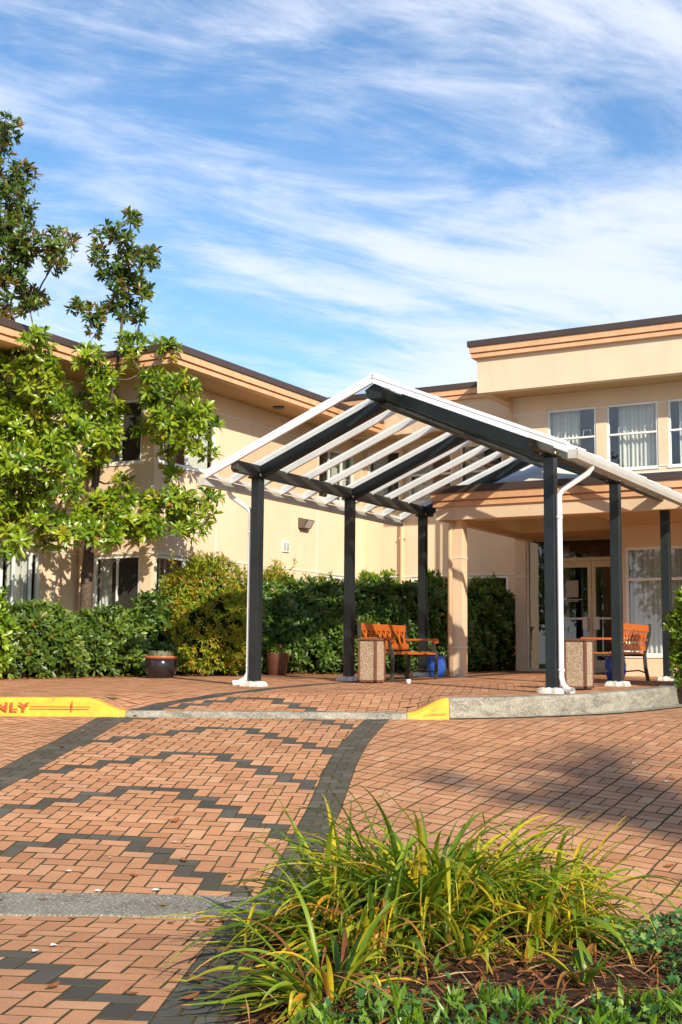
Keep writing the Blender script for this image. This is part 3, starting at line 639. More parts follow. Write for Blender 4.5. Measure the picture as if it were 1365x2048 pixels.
fascia(MW, [(-12, 10.0), (.1, 10.0)], 6.17)
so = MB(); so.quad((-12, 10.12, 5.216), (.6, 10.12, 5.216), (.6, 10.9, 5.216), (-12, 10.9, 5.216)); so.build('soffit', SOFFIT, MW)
trim(MW, [(XL, .1, YM-.012, YM-.001, 2.138, 2.162), (XL, .1, YM-.012, YM-.001, 5.05, 5.07)])
dp = MB(); dp.tube([(-3.23, YM-.07, 5.2), (-3.23, YM-.07, 0)], .045, 8); dp.box(-3.30, -3.16, YM-.10, YM-.02, 2.98, 3.01); dp.build('downpipe', PIPET, MW, smooth=False)

# ---- right volume
RV = empty('building_wing', (2, 9.02, 0), 'two-storey entrance block on the right with a deep plaster parapet and white sash windows', 'building')
wl = MB(); YU = 9.02
ou = [(.80, 1.78, 3.94, 5.2), (1.99, 2.97, 3.94, 5.2), (3.16, 4.14, 3.94, 5.2), (4.4, 5.4, 3.94, 5.2), (5.6, 6.6, 3.94, 5.2)]
wall(wl, 'x', YU, .10, 9, 2.7, 5.52, ou, -1); wall(wl, 'y', .10, YU, 12, 2.7, 5.52, [], -1); wl.build('wall', STUCCO, RV)
for k, o in enumerate(ou):
    cx = (o[0]+o[1])/2
    window(RV, 'x', YU, -1, *o, rail=4.62, curtains=(((.0, .62, 0, 0),) if k == 0 else ((.16, 1, 0, 0),)), fw=.04, racks=((cx-.22, 4.66, .16, .11), (cx+.28, 4.66, .16, .11)))
trim(RV, [(.1, .80, YU-.012, YU-.001, 5.15, 5.172), (1.782, 1.988, YU-.012, YU-.001, 5.15, 5.172), (2.972, 3.158, YU-.012, YU-.001, 5.15, 5.172), (.1, 6.8, YU-.014, YU-.001, 3.84, 3.862), (1.782, 1.988, YU-.012, YU-.001, 3.955, 3.975), (2.972, 3.158, YU-.012, YU-.001, 3.955, 3.975)])
wl = MB(); wl.sweep([(-.36, 13), (-.36, 8.28), (9, 8.28)], [(0, 5.52), (0, 6.21), (-.2, 6.21), (-.2, 5.52)][::1]); wl.build('parapet', STUCCO_B, RV, fixn=True)
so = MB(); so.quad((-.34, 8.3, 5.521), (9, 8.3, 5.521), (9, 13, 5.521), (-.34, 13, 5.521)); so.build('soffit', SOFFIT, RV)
m = MB(); m.quad((-.3, 8.4, 6.5), (9, 8.4, 6.5), (9, 13, 6.5), (-.3, 13, 6.5)); m.build('roof', ROOFM, RV)
fascia(RV, [(-.48, 13), (-.48, 8.16), (9, 8.16)], 6.545)
m = MB(); m.tube([(.06, YU-.05, 5.5), (.06, YU-.05, 3.3)], .04, 8); m.build('downpipe', PIPET, RV, smooth=True)
# ground floor: door wall, side wall, window bay
YD, YB = 9.10, 6.97
wl = MB(); wall(wl, 'x', YD, .08, 2.84, -.1, 2.72, [(.30, 2.70, .1, 2.69)], -1); wall(wl, 'y', 2.84, YB, YD, -.1, 2.72, [], -1); wall(wl, 'y', .08, YD, 11, -.1, 2.72, [], -1)
ob = [(2.90, 3.97, .44, 2.28), (4.02, 5.1, .44, 2.28), (5.5, 6.6, .44, 2.28)]
wall(wl, 'x', YB, 2.84, 9, -.1, 2.72, ob, -1); wl.build('wall', STUCCO, RV)
for o in ob: window(RV, 'x', YB, -1, *o, rail=1.73, curtains=((.0, 1, 0, 0),), fw=.05, racks=((o[0]+.25, 1.76, .14, .12), (o[0]+.8, 1.76, .14, .12)))
trim(RV, [(.081, .299, YD-.012, YD-.001, 1.96, 1.985)])
# storefront
sf = MB()
def bx(a, b_, z0, z1, y0=YD+.03, y1=YD+.10): sf.box(a, b_, y0, y1, z0, z1)
bx(.30, 2.70, 2.65, 2.69); bx(.30, 2.70, .1, .18); bx(.30, .35, .18, 2.65); bx(.80, .87, .18, 2.65); bx(2.64, 2.70, .18, 2.65); bx(.87, 2.42, 2.24, 2.31); bx(2.36, 2.42, .18, 2.24)
ST = sf.build('entrance_frame', DOORF, RV, bevel=.003)
m = MB(); m.quad((.35, YD+.07, .18), (.80, YD+.07, .18), (.80, YD+.07, 2.65), (.35, YD+.07, 2.65)); m.quad((.87, YD+.07, 2.31), (2.64, YD+.07, 2.31), (2.64, YD+.07, 2.65), (.87, YD+.07, 2.65)); m.quad((2.42, YD+.07, .18), (2.64, YD+.07, .18), (2.64, YD+.07, 2.24), (2.42, YD+.07, 2.24)); m.build('pane', GLASS, ST)
for k, (a, b_) in enumerate(((.875, 1.612), (1.618, 2.355))):
    d_ = MB(); y0, y1 = YD+.02, YD+.065
    d_.box(a, a+.075, y0, y1, .185, 2.235); d_.box(b_-.075, b_, y0, y1, .185, 2.235); d_.box(a+.075, b_-.075, y0, y1, 2.12, 2.235); d_.box(a+.075, b_-.075, y0, y1, .185, .36)
    do = d_.build('door', DOORF, RV, bevel=.003)
    m = MB(); m.quad((a+.075, YD+.045, .36), (b_-.075, YD+.045, .36), (b_-.075, YD+.045, 2.12), (a+.075, YD+.045, 2.12)); m.build('pane', GLASS, do)
    m = MB(); m.box(a+.06, b_-.06, YD-.03, YD+.005, 1.12, 1.16); hx = b_-.16 if k == 0 else a+.06; m.box(hx, hx+.1, YD-.05, YD+.0, .93, 1.17); m.build('handle', VINYL, do, bevel=.004)
m = MB(); m.box(1.12, 1.36, YD-.004, YD+.012, 1.55, 1.87); m.build('notice', GREYPAPER, RV)
m = MB()
for z, (a, b_) in ((1.505, (1.08, 1.44)), (1.475, (1.14, 1.36))):
    x = a
    while x < b_: wq = random.uniform(.012, .03); m.quad((x, YD+.0, z-.008), (x+wq, YD+.0, z-.008), (x+wq, YD+.0, z+.008), (x, YD+.0, z+.008)); x += wq+.008
m.build('door_lettering', PAPER, RV)
# lobby
lb = MB(); lb.quad((.1, 12.5, 0), (4, 12.5, 0), (4, 12.5, 2.7), (.1, 12.5, 2.7)); lb.quad((.1, YD+.15, 2.7), (4, YD+.15, 2.7), (4, 12.5, 2.7), (.1, 12.5, 2.7)); lb.quad((.1, YD+.15, .12), (4, YD+.15, .12), (4, 12.5, .12), (.1, 12.5, .12)); lb.quad((4, YD+.1, 0), (4, 12.5, 0), (4, 12.5, 2.7), (4, YD+.1, 2.7)); lb.quad((.1, YD+.15, 0), (.1, 12.5, 0), (.1, 12.5, 2.7), (.1, YD+.15, 2.7))
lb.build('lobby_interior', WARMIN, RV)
m = MB(); m.box(.8, 1.0, 11.5, 11.7, .12, 2.6); m.box(1.9, 2.1, 11.8, 12.0, .12, 2.6); m.box(2.2, 3.2, 12.0, 12.4, .12, 1.0); m.build('lobby_column', simple('cream_column', (.28, .22, .13), .8, bstr=0), RV)
# porch roof: slab with a coffer, stepped fascia, skylight
PX0, PX1, PY0, PY1 = .36, 9.0, 4.84, 9.02
cx0, cx1, cy0, cy1 = .85, 2.95, 5.35, 7.5
so = MB()
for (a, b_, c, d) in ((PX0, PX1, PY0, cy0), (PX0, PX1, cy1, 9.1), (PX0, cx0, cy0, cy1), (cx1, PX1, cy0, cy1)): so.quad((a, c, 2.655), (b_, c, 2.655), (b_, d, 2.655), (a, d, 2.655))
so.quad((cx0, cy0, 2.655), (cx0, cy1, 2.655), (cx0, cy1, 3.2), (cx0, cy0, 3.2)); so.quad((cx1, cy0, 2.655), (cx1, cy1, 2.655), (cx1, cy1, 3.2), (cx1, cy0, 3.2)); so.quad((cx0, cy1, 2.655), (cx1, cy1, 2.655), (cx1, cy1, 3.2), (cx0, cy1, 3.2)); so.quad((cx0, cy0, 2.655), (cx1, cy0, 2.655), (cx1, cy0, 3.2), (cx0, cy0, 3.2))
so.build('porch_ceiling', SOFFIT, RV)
m = MB(); m.sweep([(PX0, 9.2), (PX0, PY0), (PX1, PY0)], [(0, 2.65), (0, 2.862), (-.15, 2.862), (-.15, 2.65)]); m.build('porch_beam', STUCCO_B, RV, fixn=True)
fascia(RV, [(PX0-.07, 9.2), (PX0-.07, PY0-.07), (PX1, PY0-.07)], 3.20)
m = MB()
for (a, b_, c, d) in ((PX0, PX1, PY0, cy0), (PX0, PX1, cy1, 9.02), (PX0, cx0, cy0, cy1), (cx1, PX1, cy0, cy1)): m.quad((a, c, 3.16), (b_, c, 3.16), (b_, d, 3.16), (a, d, 3.16))
m.build('porch_roof', ROOFM, RV)
m = MB(); ap0, ap1 = (1.7, 6.1, 4.0), (2.1, 6.7, 4.0); b0, b1, b2, b3 = (.8, 5.1, 3.18), (3.0, 5.1, 3.18), (3.0, 7.6, 3.18), (.8, 7.6, 3.18)
m.quad(b0, b1, (ap1[0], ap0[1], 4.0), (ap0[0], ap0[1], 4.0)); m.quad(b1, b2, (ap1[0], ap1[1], 4.0), (ap1[0], ap0[1], 4.0)); m.quad(b2, b3, (ap0[0], ap1[1], 4.0), (ap1[0], ap1[1], 4.0)); m.quad(b3, b0, (ap0[0], ap0[1], 4.0), (ap0[0], ap1[1], 4.0)); m.quad((ap0[0], ap0[1], 4), (ap1[0], ap0[1], 4), (ap1[0], ap1[1], 4), (ap0[0], ap1[1], 4))
m.build('skylight', FROST, RV)
m = MB(); zc = zp(.67, 5.1); m.box(.58, .77, 5.0, 5.19, zc-.2, 2.655); m.build('column', STUCCO_B, RV, bevel=.01)
m = MB()
for z in (.55, 2.02): m.box(.572, .778, 4.992, 5.198, z, z+.02)
m.build('column_trim', TRIMW, RV)
m = MB(); m.tube([(.60, 4.99, 2.64), (.57, 4.94, 2.5), (.57, 4.94, zc)], .042, 10); m.build('downpipe', PIPET, RV, smooth=True)

# ================================================================== CANOPY
W_, L1, LT = 4.1, 2.543, 5.086; RZ = 3.84; SL = .4141; XC = W_/2; E0 = -.43
def zt(X, off=0): return RZ-SL*abs(X-XC)-off
CN = empty('canopy', (XC, 2.5, 0), 'gabled glass-roofed walkway canopy on six dark steel posts in front of the entrance', 'canopy')
PS = .128
for X in (0, W_):
    for Y in (0, L1, LT):
        zb = zp(X, Y)
        m = MB(); m.box(X-PS/2, X+PS/2, Y-PS/2, Y+PS/2, zb, 2.755); m.box(X-.11, X+.11, Y-.09, Y+.09, 2.756, 2.775); m.box(X-PS/2-.006, X+PS/2+.006, Y-PS/2-.006, Y+PS/2+.006, zb, zb+.05)
        po = m.build('post', STEEL, CN, bevel=.006)
        for (bxx, byy) in ((X-.085, Y-.07), (X+.085, Y-.07), (X+.085, Y+.07)):
            m = MB(); m.lathe([(0, .038), (.012, .034), (.017, .02), (.017, 0)], (bxx, byy, 2.776), 10); m.build('bolt', BRASS, po, smooth=True)
        # lumpy footing
        m = MB(); n = 22; rr = .165; pr = [(1.05, -.05), (1.04, .02), (.93, .058), (.5, .066), (0, .066)]
        for k, (r_, z_) in enumerate(pr):
            for j in range(n):
                an = 6.283*j/n; sq = 1/max(abs(math.cos(an)), abs(math.sin(an)))*.80+.12; q = rr*r_*sq*(1+.07*math.sin(j*2.3+X+Y)); m.v.append((X+q*math.cos(an)+.0, Y-.02+q*math.sin(an)*.8, zb+z_+.006*math.sin(j*1.7)))
        for k in range(len(pr)-1):
            for j in range(n): j2 = (j+1) % n; m.f.append((k*n+j, k*n+j2, (k+1)*n+j2, (k+1)*n+j)); m.m.append(0); m.t.append(.5)
        m.build('footing', FOOT, CN)
for X in (0, W_):
    m = MB(); y0, y1 = -.57, 5.42; z0, z1 = 2.776, 2.925; i0 = len(m.v)
    for (ya, zlo, zhi) in ((y0, 2.81, 2.925), (y0+.05, 2.776, 2.925), (y1-.05, 2.776, 2.925), (y1, 2.81, 2.925)):
        m.v += [(X-.05, ya, zlo), (X+.05, ya, zlo), (X+.05, ya, zhi), (X-.05, ya, zhi)]
    for k in range(3):
        for j in range(4): j2 = (j+1) % 4; m.f.append((k*4+j, (k+1)*4+j, (k+1)*4+j2, k*4+j2)); m.m.append(0); m.t.append(.5)
    m.f += [(0, 1, 2, 3), (15, 14, 13, 12)]; m.m += [0, 0]; m.t += [.5, .5]
    m.build('eave_beam', STEELF, CN, fixn=True, bevel=.004)
# ridge beam, five-sided
m = MB(); pr = [(-.085, 3.55), (.085, 3.55), (.13, 3.66), (0, 3.735), (-.13, 3.66)]
for Y in (-.56, 5.42): m.v += [(XC+o, Y, z) for o, z in pr]
for j in range(5): j2 = (j+1) % 5; m.f.append((j, j2, 5+j2, 5+j)); m.m.append(0); m.t.append(.5)
m.f += [(0, 1, 2, 3, 4), (9, 8, 7, 6, 5)]; m.m += [0, 0]; m.t += [.5, .5]
m.box(XC-.06, XC+.06, -.35, 5.40, 3.50, 3.549)
m.build('ridge_beam', STEEL, CN, fixn=True)
nrm = lambda s: Vector((s*SL, 0, 1)).normalized()
for s in (-1, 1):
    for Y in (0, L1, LT):
        x0, x1 = XC+s*.09, XC+s*(XC-.01); off = .10+.075
        m = MB(); m.bar((x0, Y, zt(x0, off)), (x1, Y, zt(x1, off)), .085, .145, nrm(s)); m.bar((x0, Y, zt(x0, off+.078)), (x1, Y, zt(x1, off+.078)), .12, .012, nrm(s)); m.build('rafter', STEEL, CN, bevel=.004)
    ys = [-.6]+[k*L1/4 for k in range(0, 9)]
    for k, Y in enumerate(ys):
        x0, x1 = XC+s*.012, XC+s*(XC+.43)
        m = MB(); f = 1.0
        m.bar((x0, Y, zt(x0, .07)), (x1, Y, zt(x1, .07)), .030*f, .055, nrm(s)); m.bar((x0, Y, zt(x0, .026)), (x1, Y, zt(x1, .026)), .046*f, .026, nrm(s)); m.bar((x0, Y, zt(x0, .008)), (x1, Y, zt(x1, .008)), .040*f, .016, nrm(s))
        m.bar((x0, Y, zt(x0, .102)), (x1, Y, zt(x1, .102)), .042*f, .012, nrm(s)); m.build('glazing_bar', ALU, CN)
    for k in range(len(ys)-1):
        x0, x1 = XC+s*.05, XC+s*(XC+.44); m = MB(); m.quad((x0, ys[k]+.01, zt(x0, .048)), (x1, ys[k]+.01, zt(x1, .048)), (x1, ys[k+1]-.01, zt(x1, .048)), (x0, ys[k+1]-.01, zt(x0, .048))); m.build('roof_pane', ROOFGL, CN)
    xe = XC+s*(XC+.45); ze = zt(xe)
    m = MB(); zz0 = ze-.185; o = s
    pr = [(0, zz0), (.10, zz0), (.115, zz0+.05), (.115, zz0+.10), (.10, zz0+.115), (.095, zz0+.10), (.095, zz0+.02), (.012, zz0+.02), (.012, zz0+.10), (0, zz0+.10)]
    yg0, yg1 = -.62, 5.22
    for Y in (yg0, yg1): m.v += [(xe-s*.02+s*a, Y, z) for a, z in pr]
    n = len(pr)
    for j in range(n): j2 = (j+1) % n; m.f.append((j, j2, n+j2, n+j)); m.m.append(0); m.t.append(.5)
    for Y in (yg0+.001, yg1-.001): m.quad((xe-s*.02, Y, zz0), (xe+s*.08, Y, zz0), (xe+s*.095, Y, zz0+.1), (xe-s*.02, Y, zz0+.1))
    m.build('gutter', ALUG, CN, fixn=True)
    # eave closing strip under the glass
    m = MB(); xs_ = xe-s*.035; m.box(min(xs_, xs_+s*.012), max(xs_, xs_+s*.012), -.6, 5.1, ze-.075, ze-.035); m.build('eave_trim', ALU, CN)
m = MB(); m.bar((XC, -.62, RZ+.004), (XC, LT+.05, RZ+.004), .07, .02); m.build('ridge_cap', ALU, CN)
for s in (-1, 1):
    xe = XC+s*(XC+.45)+s*.04; px0 = (0 if s < 0 else W_)+s*.105; zb = zp(px0, 0)
    pts = [(xe, .03, 2.68), (xe, .03, 2.60), (xe-s*.04, .03, 2.54), (px0+s*.05, .0, 2.36), (px0, 0, 2.30), (px0, 0, 2.2), (px0, 0, zb+.18), (px0+s*.03, -.02, zb+.10), (px0+s*.10, -.06, zb+.045), (px0+s*.17, -.10, zb+.035)]
    m = MB(); m.tube(pts, [.033]*8+[.037, .042], 10, cap=False); m.tube([(px0, 0, 2.02), (px0, 0, 2.05)], .039, 10); m.tube([(px0, 0, .25), (px0, 0, .28)], .039, 10); m.build('downpipe', PIPEW, CN, smooth=True)

# ================================================================== BENCHES
def bench(loc, rz, label):
    R = empty('park_bench', (0, 0, 0), label, 'bench', 'wooden benches under the canopy')
    Lh = .75                          # local: length along Y, faces +X, back at x=0
    tilt = .10
    for (x, z0, z1, tx) in ((-.01, .74, .84, 0), (.045, .46, .555, 0)):
        m = MB(); m.box(x-.014-(.0), x+.014, -Lh+.03, Lh-.03, z0, z1); 
        o = m.build('back_rail', WOODM, R, bevel=.005)
    for k in range(9):
        for s in (1, -1):
            y = -Lh+.13+k*(2*Lh-.26)/8; m = MB(); m.bar((.042, y-s*.045, .552), (-.008, y+s*.045, .742), .034, .014 if s > 0 else .012, (1, 0, .2), t=.9 if s > 0 else .1)
            for i, v in enumerate(m.v): m.v[i] = (v[0]+(.008 if s > 0 else -.008), v[1], v[2])
            m.build('lattice_slat', WOODM, R)
    for k in range(5):
        x = .10+k*.095; z = .415+.012*abs(k-2)*(.5) - (.02 if k == 4 else 0); m = MB(); m.box(x-.042, x+.042, -Lh+.02, Lh-.02, z-.015, z+.015); m.build('seat_slat', WOODM, R, bevel=.006)
    for s in (-1, 1):
        y = s*(Lh-.01)
        m = MB(); pts = [(-.03, y, .86), (-.02, y, .70), (.02, y, .55), (.055, y, .42), (.04, y, .2), (.0, y, .0)]
        for i in range(len(pts)-1): m.bar(pts[i], (pts[i+1][0], y, pts[i+1][2]-.01), .045, .05, (1, 0, 0))
        pts = [(.50, y, .60), (.47, y, .52), (.52, y, .42), (.52, y, .2), (.51, y, 0)]
        for i in range(len(pts)-1): m.bar(pts[i], (pts[i+1][0], y, pts[i+1][2]-.01), .045, .045, (1, 0, 0))
        m.bar((.04, y, .395), (.52, y, .395), .04, .035); m.tube([(.02, y, .13), (.15, y, .17), (.35, y, .15), (.51, y, .13)], .013, 6)
        m.build('side_frame', IRON, R, bevel=.004)
        m = MB(); m.bar((-.0, y, .62), (.50, y, .62), .065, .032); m.tube([(.51, y-.033, .60), (.51, y+.033, .60)], .042, 14); m.build('armrest', WOODM, R, bevel=.005)
    return R
b1 = bench(None, 0, 'orange wooden bench under the left side of the canopy beside the hedge')
b2 = dup_tree(b1, (3.90, 3.98, zp(3.7, 3.9)), math.pi, label='orange wooden bench seen from behind under the right side of the canopy')
b1.location = (.38, 2.95, zp(.6, 2.9))
def bin_(loc, label):
    R = empty('litter_bin', (0, 0, 0), label, 'litter bin', 'square stone-panelled bins beside the benches')
    h, s = .60, .145
    m = MB()
    for a in (-1, 1):
        for b_ in (-1, 1): m.box(*(sorted((a*s, a*(s-.035)))), *(sorted((b_*s, b_*(s-.035)))), .02, h)
    m.box(-s-.012, s+.012, -s-.012, s+.012, h, h+.028); m.box(-s, s, -s, s, .02, .05); m.build('bin_frame', CANF, R, bevel=.004)
    m = MB(); q = s-.008
    m.box(-q, q, -q, q, .05, h-.001); m.build('aggregate_panel', AGG, R)
    m = MB()
    for a in (-1, 1):
        for b_ in (-1, 1): m.box(a*.1-.02, a*.1+.02, b_*.1-.02, b_*.1+.02, 0, .02)
    m.build('bin_foot', IRON, R); return R
c1_ = bin_(None, 'square stone-panelled bin in front of the left bench')
c2_ = dup_tree(c1_, (4.05, 1.08, zp(4.05, 1.1)), 0, label='square stone-panelled bin in front of the right bench beside the white downpipe')
c1_.location = (.78, 1.80, zp(.8, 1.8))

# ================================================================== POTS
def pot(name, X, Y, prof, mat, label, rim=None):
    R = empty(name, (X, Y, zp(X, Y)), label, 'plant pot')
    m = MB(); m.lathe(prof, (X, Y, zp(X, Y)), 36); m.build('pot_body', mat, R, smooth=True)
    if rim: m = MB(); m.lathe(rim[0], (X, Y, zp(X, Y)), 36); m.build('pot_rim', rim[1], R, smooth=True)
    rmax = prof[-2][0]*.9; m = MB(); m.lathe([(rmax, prof[-1][1]), (0, prof[-1][1]+.01)], (X, Y, zp(X, Y)), 20); m.build('potting_soil', SOIL, R); return R
GLZK = simple('dark_glaze', (.020, .016, .018), .14, var=.3, vscale=9, bstr=.06); GLZB = simple('blue_glaze', (.025, .09, .42), .16, var=.15, vscale=8, bstr=.04)
TERR = simple('terracotta', (.40, .12, .05), .4, var=.2, bstr=.1); BRNP = simple('brown_glaze', (.12, .045, .03), .35, var=.35, vscale=12, bstr=.15)
X1, Y1 = -3.10, 2.02
p1 = pot('glazed_pot', X1, Y1, [(0, .0), (.17, .0), (.20, .03), (.255, .13), (.268, .20), (.255, .27), (.235, .31), (.215, .31), (.21, .27)], GLZK, 'squat dark glazed pot with a terracotta rim at the foot of the left hedge', ([(.232, .30), (.262, .315), (.268, .335), (.262, .352), (.23, .352), (.215, .31)], TERR))
X2, Y2 = -2.36, 4.28
p2 = pot('brown_pot', X2, Y2, [(0, 0), (.135, 0), (.15, .02), (.178, .16), (.198, .30), (.205, .36), (.205, .385), (.185, .385), (.18, .33)], BRNP, 'tall brown pot with a pink flower behind the front left post')
X3, Y3 = .42, 4.72
p3 = pot('blue_pot', X3, Y3, [(0, 0), (.10, 0), (.12, .02), (.155, .12), (.162, .22), (.145, .32), (.15, .335), (.155, .35), (.14, .355), (.125, .31)], GLZB, 'glossy blue pot behind the left bench')
X4, Y4 = 3.40, 4.72
p4 = pot('blue_pot', X4, Y4, [(0, 0), (.10, 0), (.12, .02), (.155, .12), (.162, .22), (.145, .32), (.15, .335), (.155, .35), (.14, .355), (.125, .31)], GLZB, 'blue pot just visible between the right bin and bench')
def tuft(par, X, Y, z, n, r, h, mat, tint, name='pot_plant', w=.006):
    m = MB()
    for k in range(n):
        an = random.uniform(0, 6.28); q = r*math.sqrt(random.random()); x, y = X+q*math.cos(an), Y+q*math.sin(an); l = h*random.uniform(.5, 1); dx, dy = math.cos(an)*random.uniform(.0, .5), math.sin(an)*random.uniform(.0, .5); sx, sy = -math.sin(an)*w, math.cos(an)*w
        m.quad((x-sx, y-sy, z), (x+sx, y+sy, z), (x+dx*l+sx*.2, y+dy*l+sy*.2, z+l), (x+dx*l-sx*.2, y+dy*l-sy*.2, z+l), t=min(1, max(0, random.gauss(tint, .2))))
    return m.build(name, mat, par)
GREYG = leafmat('grey_grass', [(0, (.12, .17, .10)), (.5, (.26, .32, .20)), (1, (.5, .42, .34))], .6, .2, .2)
tuft(p1, X1, Y1, zp(X1, Y1)+.32, 420, .20, .12, GREYG, .5)
C_ = rng.normal(0, 1, (60, 3)); C_ /= np.linalg.norm(C_, axis=1, keepdims=True); Cc = C_*np.array([.19, .19, .10])*rng.uniform(.5, 1, (60, 1))+np.array([X2, Y2, zp(X2, Y2)+.43])
leaf_mesh('pot_plant', PIER, *rosettes(Cc, C_+np.array([0, 0, .6]), 6, .06, tint=(.35, .3)), 'broad', p2)
m = MB(); fc = Vector((X2+.13, Y2-.12, zp(X2, Y2)+.50))
for k in range(6):
    an = k*1.047; m.quad(fc, fc+Vector((.028*math.cos(an-.4), .01, .028*math.sin(an-.4))), fc+Vector((.034*math.cos(an), 0, .034*math.sin(an))), fc+Vector((.028*math.cos(an+.4), .01, .028*math.sin(an+.4))))
m.build('flower', simple('pink_petal', (.75, .18, .40), .6, bstr=0), p2)
m = MB(); cx_, cy_2 = 1.45, 1.62; zc = zp(cx_, cy_2); m.lathe([(0, 0), (.026, 0), (.034, .058), (.031, .058), (.024, .006)], (cx_, cy_2, zc+.012), 16); tag(m.build('paper_cup', PAPER, smooth=True), 'small white paper cup left on the bricks beside the left bin', 'cup')

# ================================================================== HEDGES AND SHRUBS
def hedge(name, label, cat_, path, depth, zhf, mat, leaf, dens, k=6, tint=(.35, .2), shape='oblong', group=None, zbase=.03, belly=.12, back=True, ends=True, freq=2.3):
    """path: 2D front line (plant lies on its left side); zhf(s) height"""
    P = [Vector(p) for p in path]; ln = [0]
    for i in range(len(P)-1): ln.append(ln[-1]+(P[i+1]-P[i]).length)
    LT_ = ln[-1]
    def pt(s):
        i = max(0, min(len(P)-2, next((q for q in range(len(P)-1) if ln[q+1] >= s), len(P)-2))); t_ = (s-ln[i])/(ln[i+1]-ln[i]+1e-9); d = (P[i+1]-P[i]).normalized(); return P[i]+(P[i+1]-P[i])*t_, d
    o0, _ = pt(LT_/2); H0 = zp(o0.x, o0.y)
    R = empty(name, (o0.x, o0.y, H0), label, cat_, group)
    C, A = [], []
    def add(s, q, z, ax): 
        p, d = pt(min(max(s, 0), LT_)); nrm_ = Vector((-d.y, d.x)); 
        s_ex = s-min(max(s, 0), LT_); x = p.x+nrm_.x*q+d.x*s_ex; y = p.y+nrm_.y*q+d.y*s_ex; g0 = zp(x, y)
        C.append((x, y, g0+z)); A.append((ax[0]*d.x-ax[1]*nrm_.x*1.0, ax[0]*d.y-ax[1]*nrm_.y*1.0, ax[2]))
    hm = max(zhf(LT_*i/20) for i in range(21)); n = int(dens*LT_*hm); ph = random.uniform(0, 6)
    def lump(s, z): return .09*math.sin(s*freq*2.1+ph)*math.sin(z*4.3+ph)+.06*math.sin(s*freq*5.3+z*3+ph)+.04*math.sin(s*11+z*9)
    for _ in range(n):
        s = random.uniform(-.05, LT_+.05); h = zhf(min(max(s, 0), LT_)); z = h*random.random()**.85
        q = -belly*math.sin(math.pi*min(1, z/h))+lump(s, z)+random.expovariate(9); fall = max(0, z/h-.82)/.18; q += fall*fall*.22
        if z < .22: q += (.22-z)*.7
        if random.random() < .5*max(0, .3-z)/.3+.04: continue
        add(s, q, max(.04, z), (random.gauss(0, .35), 1.0, random.gauss(.35+fall, .35)))
    for _ in range(int(dens*LT_*depth*.8)):
        s = random.uniform(-.05, LT_+.05); q = random.uniform(.05, depth); h = zhf(min(max(s, 0), LT_)); add(s, q, h+lump(s, q*2)*.8+random.gauss(0, .03)-.10*(q/depth), (random.gauss(0, .4), random.gauss(.3, .4), 1))
    if ends:
        for e in (0, LT_):
            for _ in range(int(dens*depth*hm*.5)):
                q = random.uniform(0, depth); z = zhf(e)*random.random(); add(e+(random.gauss(.02, .05) if e else -abs(random.gauss(.02, .05))), q, max(.05, z), (1 if e else -1, .2, .3))
    leaf_mesh('foliage', mat, *rosettes(C, A, k, leaf, (35, 85), tint), shape, R)
    # solid dark core: its colour gives the shaded inside and it blocks see-through
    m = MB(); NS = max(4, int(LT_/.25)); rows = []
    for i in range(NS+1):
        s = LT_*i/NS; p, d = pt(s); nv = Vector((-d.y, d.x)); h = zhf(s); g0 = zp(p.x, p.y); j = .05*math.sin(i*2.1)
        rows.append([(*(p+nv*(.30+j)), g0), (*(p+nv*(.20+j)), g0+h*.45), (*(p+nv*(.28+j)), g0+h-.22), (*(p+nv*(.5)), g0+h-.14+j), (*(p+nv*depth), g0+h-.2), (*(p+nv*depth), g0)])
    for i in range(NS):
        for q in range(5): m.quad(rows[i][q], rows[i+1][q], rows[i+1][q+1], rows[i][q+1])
    m.quad(*rows[0]); m.quad(*rows[-1]); m.build('shade_core', CORE, R)
    m = MB()
    for _ in range(int(LT_*7)):
        s = random.uniform(0, LT_); p, d = pt(s); nv = Vector((-d.y, d.x)); q = p+nv*random.uniform(.12, .3); g0 = zp(q.x, q.y); l = random.uniform(.3, .6); m.tube([(q.x, q.y, g0-.02), (q.x+random.gauss(0, .06), q.y+random.gauss(0, .06), g0+l*.5), (q.x+random.gauss(0, .15)-nv.x*.1, q.y+random.gauss(0, .15)-nv.y*.1, g0+l)], [.014, .01, .005], 5)
    m.build('stem', BARK, R); return R
hedge('hedge', 'long leafy green hedge along the left below the ground-floor windows', 'hedge', [(-5.6, -2.2), (-5.0, -.4), (-4.65, .35), (-4.28, 1.05), (-4.0, 1.72), (-3.72, 2.25)], 1.0, lambda s: 1.00+.05*math.sin(s*2.6)+.04*math.sin(s*6.1), HEDGE, .135, 200, k=7, tint=(.48, .26))
hedge('hedge', 'dark green hedge between the front left post and the left bench', 'hedge', [(-3.55, 2.65), (-3.15, 3.6), (-2.55, 4.5), (-2.05, 5.1), (-1.62, 5.62), (-1.3, 6.3)], .9, lambda s: 1.30+.22*smooth((s-.8)/1.2)+.05*math.sin(s*3.1), HEDGED, .135, 200, k=7, tint=(.45, .22))
hedge('hedge', 'dark clipped hedge behind the left bench running up to the entrance pillar', 'hedge', [(-1.25, 6.35), (-.85, 7.1), (-.35, 7.9), (-.22, 8.8), (-.18, 9.6)], .9, lambda s: 1.50+.03*math.sin(s*3.7), HEDGED, .125, 230, k=7, tint=(.42, .22))
